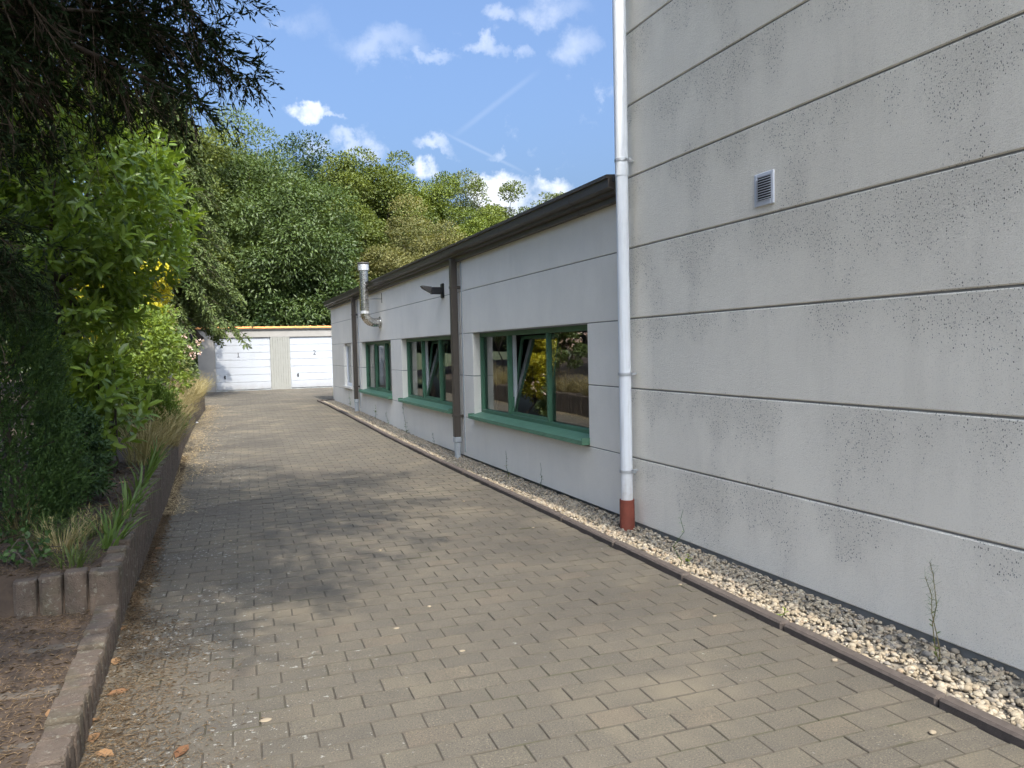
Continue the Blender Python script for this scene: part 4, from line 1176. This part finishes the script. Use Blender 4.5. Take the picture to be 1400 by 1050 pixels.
# --- grasses, strap leaves, weeds
def tuft(name, label, base, n, h, mat, seed, w=.006, spread=.10, lean=.35, cat='grass', group=None, heads=0, bias=(0, 0)):
    r = rs(seed); base = np.asarray(base, float)
    a = r.uniform(0, 6.28, n); q = r.uniform(size=n) ** .6 * spread
    P = base + np.stack([np.cos(a) * q, np.sin(a) * q, np.full(n, -.01)], 1)
    D = norm(np.stack([np.cos(a) * lean * r.uniform(.2, 1.4, n) + bias[0], np.sin(a) * lean * r.uniform(.2, 1.4, n) + bias[1], np.ones(n)], 1) + r.normal(size=(n, 3)) * .12)
    Nn = np.stack([-np.cos(a), -np.sin(a), np.full(n, .6)], 1)
    Nn = norm(Nn + r.normal(size=(n, 3)) * .3)
    lv = Leaves(); Ls = h * r.uniform(.55, 1.15, n); lv.add(P, D, Nn, Ls, w * r.uniform(.7, 1.3, n), T_BLADE, r.uniform(size=n))
    if heads:
        kk = r.permutation(n)[:heads]; tip = P[kk] + D[kk] * Ls[kk, None] * .97
        q = np.repeat(np.arange(heads), 7); lv.add(tip[q] - D[kk][q] * r.uniform(0, .07, (len(q), 1)), norm(D[kk][q] + r.normal(size=(len(q), 3)) * .45), rdir(r, len(q)), .03, .006, T_RHOMB, r.uniform(.5, 1, len(q)))
    o = lv.obj(name, mat); 
    me = o.data; co = np.empty(len(me.vertices) * 3, np.float32); me.vertices.foreach_get('co', co); me.vertices.foreach_set('co', (co.reshape(-1, 3) - base).astype(np.float32).ravel()); me.update()
    o.location = tuple(base); return tag(o, label, cat, group)


def bedp(x, y, z=None):
    p = gp(x, y, .42)
    for _ in range(5): p = gp(x, y, float(bed_z(p[0], p[1])))
    return p


r = rs(301)
for i in range(34):
    Y = 9.4 + i * .43 + r.uniform(-.2, .2); X = float(bed_x(Y)) - .08 - r.uniform(0, .45) * (1 if Y > 12.5 else .5)
    tuft('dry_grass', 'tall straw-coloured dry grass arching over the palisade wall', (X, Y, float(bed_z(X, Y)) - .02), 130, r.uniform(.40, .66), L['dry'], 310 + i, .007, .18, .55, group='dry grass on the wall edge', heads=40, bias=(.16, 0))
for i, (x, y, h) in enumerate([(222, 632, .30), (212, 652, .29), (198, 668, .29), (186, 690, .30), (178, 706, .31), (168, 722, .31), (160, 740, .28), (206, 640, .26), (148, 748, .26)]):
    p = bedp(x, y); p[0] = min(p[0], float(bed_x(p[1])) - .10); tuft('iris_clump', 'green strap-leaved iris clump along the palisade wall top', p, 13, h, L['iris'], 340 + i, .020, .05, .45, cat='plant', group='iris clumps on the bed edge', bias=(.25, 0))
for i, (x, y, h, n) in enumerate([(85, 752, .24, 120), (110, 735, .22, 90), (60, 740, .22, 80), (135, 725, .20, 60), (100, 770, .16, 80), (200, 596, .26, 120), (225, 602, .30, 120), (185, 600, .24, 90), (210, 585, .3, 100), (30, 720, .25, 60), (70, 700, .28, 60)]):
    p = bedp(x, y); p[0] = min(p[0], float(bed_x(p[1])) - .10); tuft('grass_tuft', 'loose wispy grass tuft between the juniper mound and the iris clumps' if 5 <= i <= 8 else 'thin grass tuft in the bed behind the end of the palisade wall', p, n, h, L['grass'] if i % 3 else L['dry'], 360 + i, .005, .12, .6, group='grass tufts by the juniper' if 5 <= i <= 8 else 'grass tufts behind the wall end', heads=10)
for i, (x, y) in enumerate([(40, 772), (62, 778), (25, 765), (90, 790), (12, 800)]):
    p = bedp(x, y); p[0] = min(p[0], -.7)
    whorl_shrub('ivy_seedling', 'small leafy green seedling creeping near the end of the palisade wall', p, p + [0, 0, .10], (.12, .12, .08), L['lime'] if i % 2 else L['glossy'], 380 + i, 12, .045, .7, cat='plant', per=5, stems=4, stem_r=.003)
for o in bpy.data.objects:
    if o.name.startswith('ivy_seedling'): o['group'] = 'seedlings in the bed'


def weed(name, label, p, h, nl, leaf, mat, seed, lean=(0, 0), seedhead=False, low=True, group=None):
    r = rs(seed); p = np.asarray(p, float); t = thing(name, label, 'weed', p, group); lv = Leaves(); mb = MB()
    for s in range(2 if seedhead else 1):
        top = p + [lean[0] + r.normal() * .02, lean[1] + r.normal() * .02, h * (1 - .15 * s)]
        pts = limb(mb, p - [0, 0, .02], top, .0035, .0015, r, 6, sides=5)
        S, T, q = along(pts, nl, r, .08); a = r.uniform(0, 6.28, nl); D = norm(np.stack([np.cos(a), np.sin(a), r.uniform(.1, .7, nl)], 1))
        lv.add(S, D, np.tile([0, 0, 1.], (nl, 1)), leaf * (1.1 - .7 * q), leaf * .45 * (1.1 - .7 * q), T_LEAF, r.uniform(size=nl))
        if seedhead:
            n = 70; S, T, q = along(pts, n, r, .5); lv.add(S, norm(r.normal(size=(n, 3)) + [0, 0, .8]), rdir(r, n), r.uniform(.015, .05, n), .0013, T_STEM, r.uniform(size=n))
    mb.obj('stem', L['dry'] if seedhead else L['grass'], t); lv.obj('leaves', mat, t); return t


def gv(x, y):
    p = gp(x, y, 0.0)
    for _ in range(3): p = gp(x, y, float(gz(p[1])))
    lim = TX - .05 if p[1] < 6.1 else WX - .05
    p[0] = min(max(p[0], float(kerb_x(p[1])) + .11), lim); p[2] -= .0; return p


weed('weed', 'tall thin seeding weed against the weathered wall', gv(1285, 905), .50, 8, .035, L['grass'], 401, (0, .02), True)
weed('weed', 'spindly dry stalk by the red pipe sleeve with two green leaves', gv(929, 775), .42, 6, .05, L['lime'], 402, (.03, 0))
weed('weed', 'tiny bright green sprout among pebbles beside the kerb', gv(1070, 845), .08, 8, .045, L['lime'], 403)
weed('weed', 'leafy weed climbing below the middle green window', gv(566, 592), .60, 22, .06, L['grass'], 404, (-.03, 0))
weed('weed', 'dark small weed next to the grey foot of the nearer brown downpipe', gv(612, 608), .22, 10, .06, L['glossy'], 405)
weed('weed', 'dry reddish stalk below the largest green window', gv(694, 655), .35, 14, .04, L['dry'], 406, (.0, .03))
weed('weed', 'leafy green weed beside the farther brown downpipe', gv(496, 556), .45, 20, .07, L['lime'], 407)
weed('weed', 'little green rosette in the gravel near the red sleeve', gv(938, 770), .07, 10, .06, L['lime'], 408)
weed('weed', 'thin pale stalk in the gravel under the near end of the largest window', gv(745, 668), .30, 9, .035, L['grass'], 411)
weed('weed', 'short green weed under the third green window', gv(525, 572), .34, 14, .06, L['grass'], 412)
weed('weed', 'thin weed in the gravel between the two open windows and the steel flue', gv(545, 580), .28, 12, .05, L['lime'], 413)
weed('weed', 'grey green herb standing beside the low palisade kerb', np.array([-.80, 3.35, .16]), .24, 34, .035, L['pale'], 409)
weed('weed', 'single yellow flowering spike in the bed beside the dark evergreen', bedp(90, 700), .42, 14, .03, L['dry'], 410)

# --- needle litter (drive edge and bed)
r = rs(501); lv = Leaves()
n = 30000; Y = 2.2 + 11 * r.uniform(size=n) ** 2.0
wdt = .08 + .44 * np.exp(-((Y - 3.2) / 2.0) ** 2) + .10 * np.sin(Y * 3.1) * (Y < 6)
X = bed_x(Y) + .02 + np.abs(r.normal(size=n)) * np.clip(wdt, .05, 2) * .52
a = r.uniform(0, 6.28, n); lv.add(np.stack([X, Y, gz(Y) + .002 + r.uniform(0, .010, n)], 1), np.stack([np.cos(a), np.sin(a), r.normal(size=n) * .12], 1), np.tile([0, 0, 1.], (n, 1)), r.uniform(.012, .035, n), r.uniform(.0015, .004, n), T_RHOMB, r.uniform(size=n))
o = stuff(lv.obj('needle_litter', L['litter'])); o['label'] = 'brown needle litter along the foot of the palisade wall'; o['category'] = 'litter'
lv = Leaves(); n = 30000; Y = 2.2 + 7.3 * r.uniform(size=n) ** 1.5; X = bed_x(Y) - .12 - r.uniform(0, 1.4, n)
a = r.uniform(0, 6.28, n); lv.add(np.stack([X, Y, bed_z(X, Y) - .022 + r.uniform(0, .016, n)], 1), np.stack([np.cos(a), np.sin(a), r.normal(size=n) * .2], 1), np.tile([0, 0, 1.], (n, 1)), r.uniform(.015, .045, n), r.uniform(.002, .005, n), T_RHOMB, r.uniform(size=n) * .9)
o = stuff(lv.obj('needle_litter', L['litter'])); o['label'] = 'brown needle litter covering the soil of the planting bed'; o['category'] = 'litter'
lv = Leaves(); n = 5200; Y = 8.5 + 15 * r.uniform(size=n); X = bed_x(Y) + .02 + np.abs(r.normal(size=n)) * (.05 + .16 * sm((Y - 8.5) / 5) + .06 * np.sin(Y * 2.3))
a = r.uniform(0, 6.28, n); lv.add(np.stack([X, Y, gz(Y) + .003 + r.uniform(0, .02, n)], 1), np.stack([np.cos(a), np.sin(a), r.normal(size=n) * .15], 1), np.tile([0, 0, 1.], (n, 1)), r.uniform(.03, .10, n), r.uniform(.004, .009, n), T_STEM, r.uniform(size=n))
o = stuff(lv.obj('straw_litter', L['straw'])); o['label'] = 'dry straw scattered along the sunny wall foot'; o['category'] = 'litter'

# dry leaves, scraps and stray pebbles on the drive
def dead_leaf(p, ln, seed, label, group, mat=None, nm='dry_leaf', cat='leaf'):
    r = rs(seed); a = r.uniform(0, 6.28); tv = np.array([(0, 0, 0), (.28, .22, .08), (.68, .20, .10), (1, 0, .03), (.68, -.20, .02), (.28, -.22, .05), (.5, 0, -.01)]) * ln
    c, s = math.cos(a), math.sin(a); V = np.stack([tv[:, 0] * c - tv[:, 1] * s, tv[:, 0] * s + tv[:, 1] * c, tv[:, 2]], 1) + p + [0, 0, .006]
    Vb = V - [0, 0, .0015]; F = [tuple(f) for f in T_LEAF[1]] + [tuple(i + 7 for i in f[::-1]) for f in T_LEAF[1]]
    o = mesh_obj(nm, np.concatenate([V, Vb]), F, mat or L['deadleaf'], loc=p, vattr=np.full(12, r.uniform(.1, 1))); return tag(o, label, cat, group)


for i, (x, y) in enumerate([(188, 812), (165, 858), (148, 912), (130, 955), (124, 985), (117, 1006), (200, 772), (206, 752), (212, 760), (180, 800), (225, 700), (238, 662), (245, 640), (130, 1030), (240, 1038)]):
    p = gp(x, y, .0); p[0] = max(p[0], float(bed_x(p[1])) + .04); dead_leaf(p, .075 if y < 900 else .10, 520 + i, 'curled brown dry leaf lying at the foot of the palisade wall', 'dry leaves on the drive edge')
for i, (x, y) in enumerate([(76, 966), (150, 690), (162, 660), (170, 640), (158, 655)]):
    p = bedp(x, y); p[2] -= .01; dead_leaf(p, .09, 540 + i, 'fallen tan dry leaf on the bed soil', 'dry leaves on the bed')
p = gp(266, 583, .06); p[2] = float(gz(p[1]))
o = MB().add([(-.09, -.05, .004), (.07, -.07, .03), (.10, .06, .008), (-.05, .08, .05), (.0, .0, .075), (-.09, -.05, 0), (.07, -.07, .026), (.10, .06, .004), (-.05, .08, .046), (0, 0, .07)],
             [(0, 1, 4), (1, 2, 4), (2, 3, 4), (3, 0, 4), (6, 5, 9), (7, 6, 9), (8, 7, 9), (5, 8, 9)]).obj('paper_scrap', M['paper']); o.location = tuple(p); tag(o, 'crumpled white paper scrap by the wall in dry straw', 'paper')
p = bedp(79, 692); o = dead_leaf(p, .10, 551, 'white leaf-shaped scrap lying in front of the dark evergreen shrub', None, M['paper'], 'paper_scrap', 'paper')
r = rs(560)
for i, (x, y, s) in enumerate([(1141, 904, .014), (977, 843, .010), (1275, 1003, .013), (930, 800, .010), (729, 722, .010), (711, 722, .014), (632, 890, .013), (587, 830, .010), (542, 859, .014), (520, 753, .010), (363, 985, .020), (634, 686, .011), (305, 825, .009), (315, 740, .010)]):
    p = gp(x, y); tv, tf = ico(2); V = tv * (1 + r.normal(size=(len(tv), 1)) * .06) * [s * 1.4, s, s * (.55 if i not in (5, 6, 8, 10) else .16)] + p + [0, 0, s * .45 if i not in (5, 6, 8, 10) else s * .12]
    tag(mesh_obj('pebble', V, [tuple(map(int, f)) for f in tf], M['pebble'], loc=p, smooth=True, vattr=np.full(len(tf), .45)), 'stray pale pebble lying loose on the grey pavers', 'pebble', 'stray pebbles on the drive')
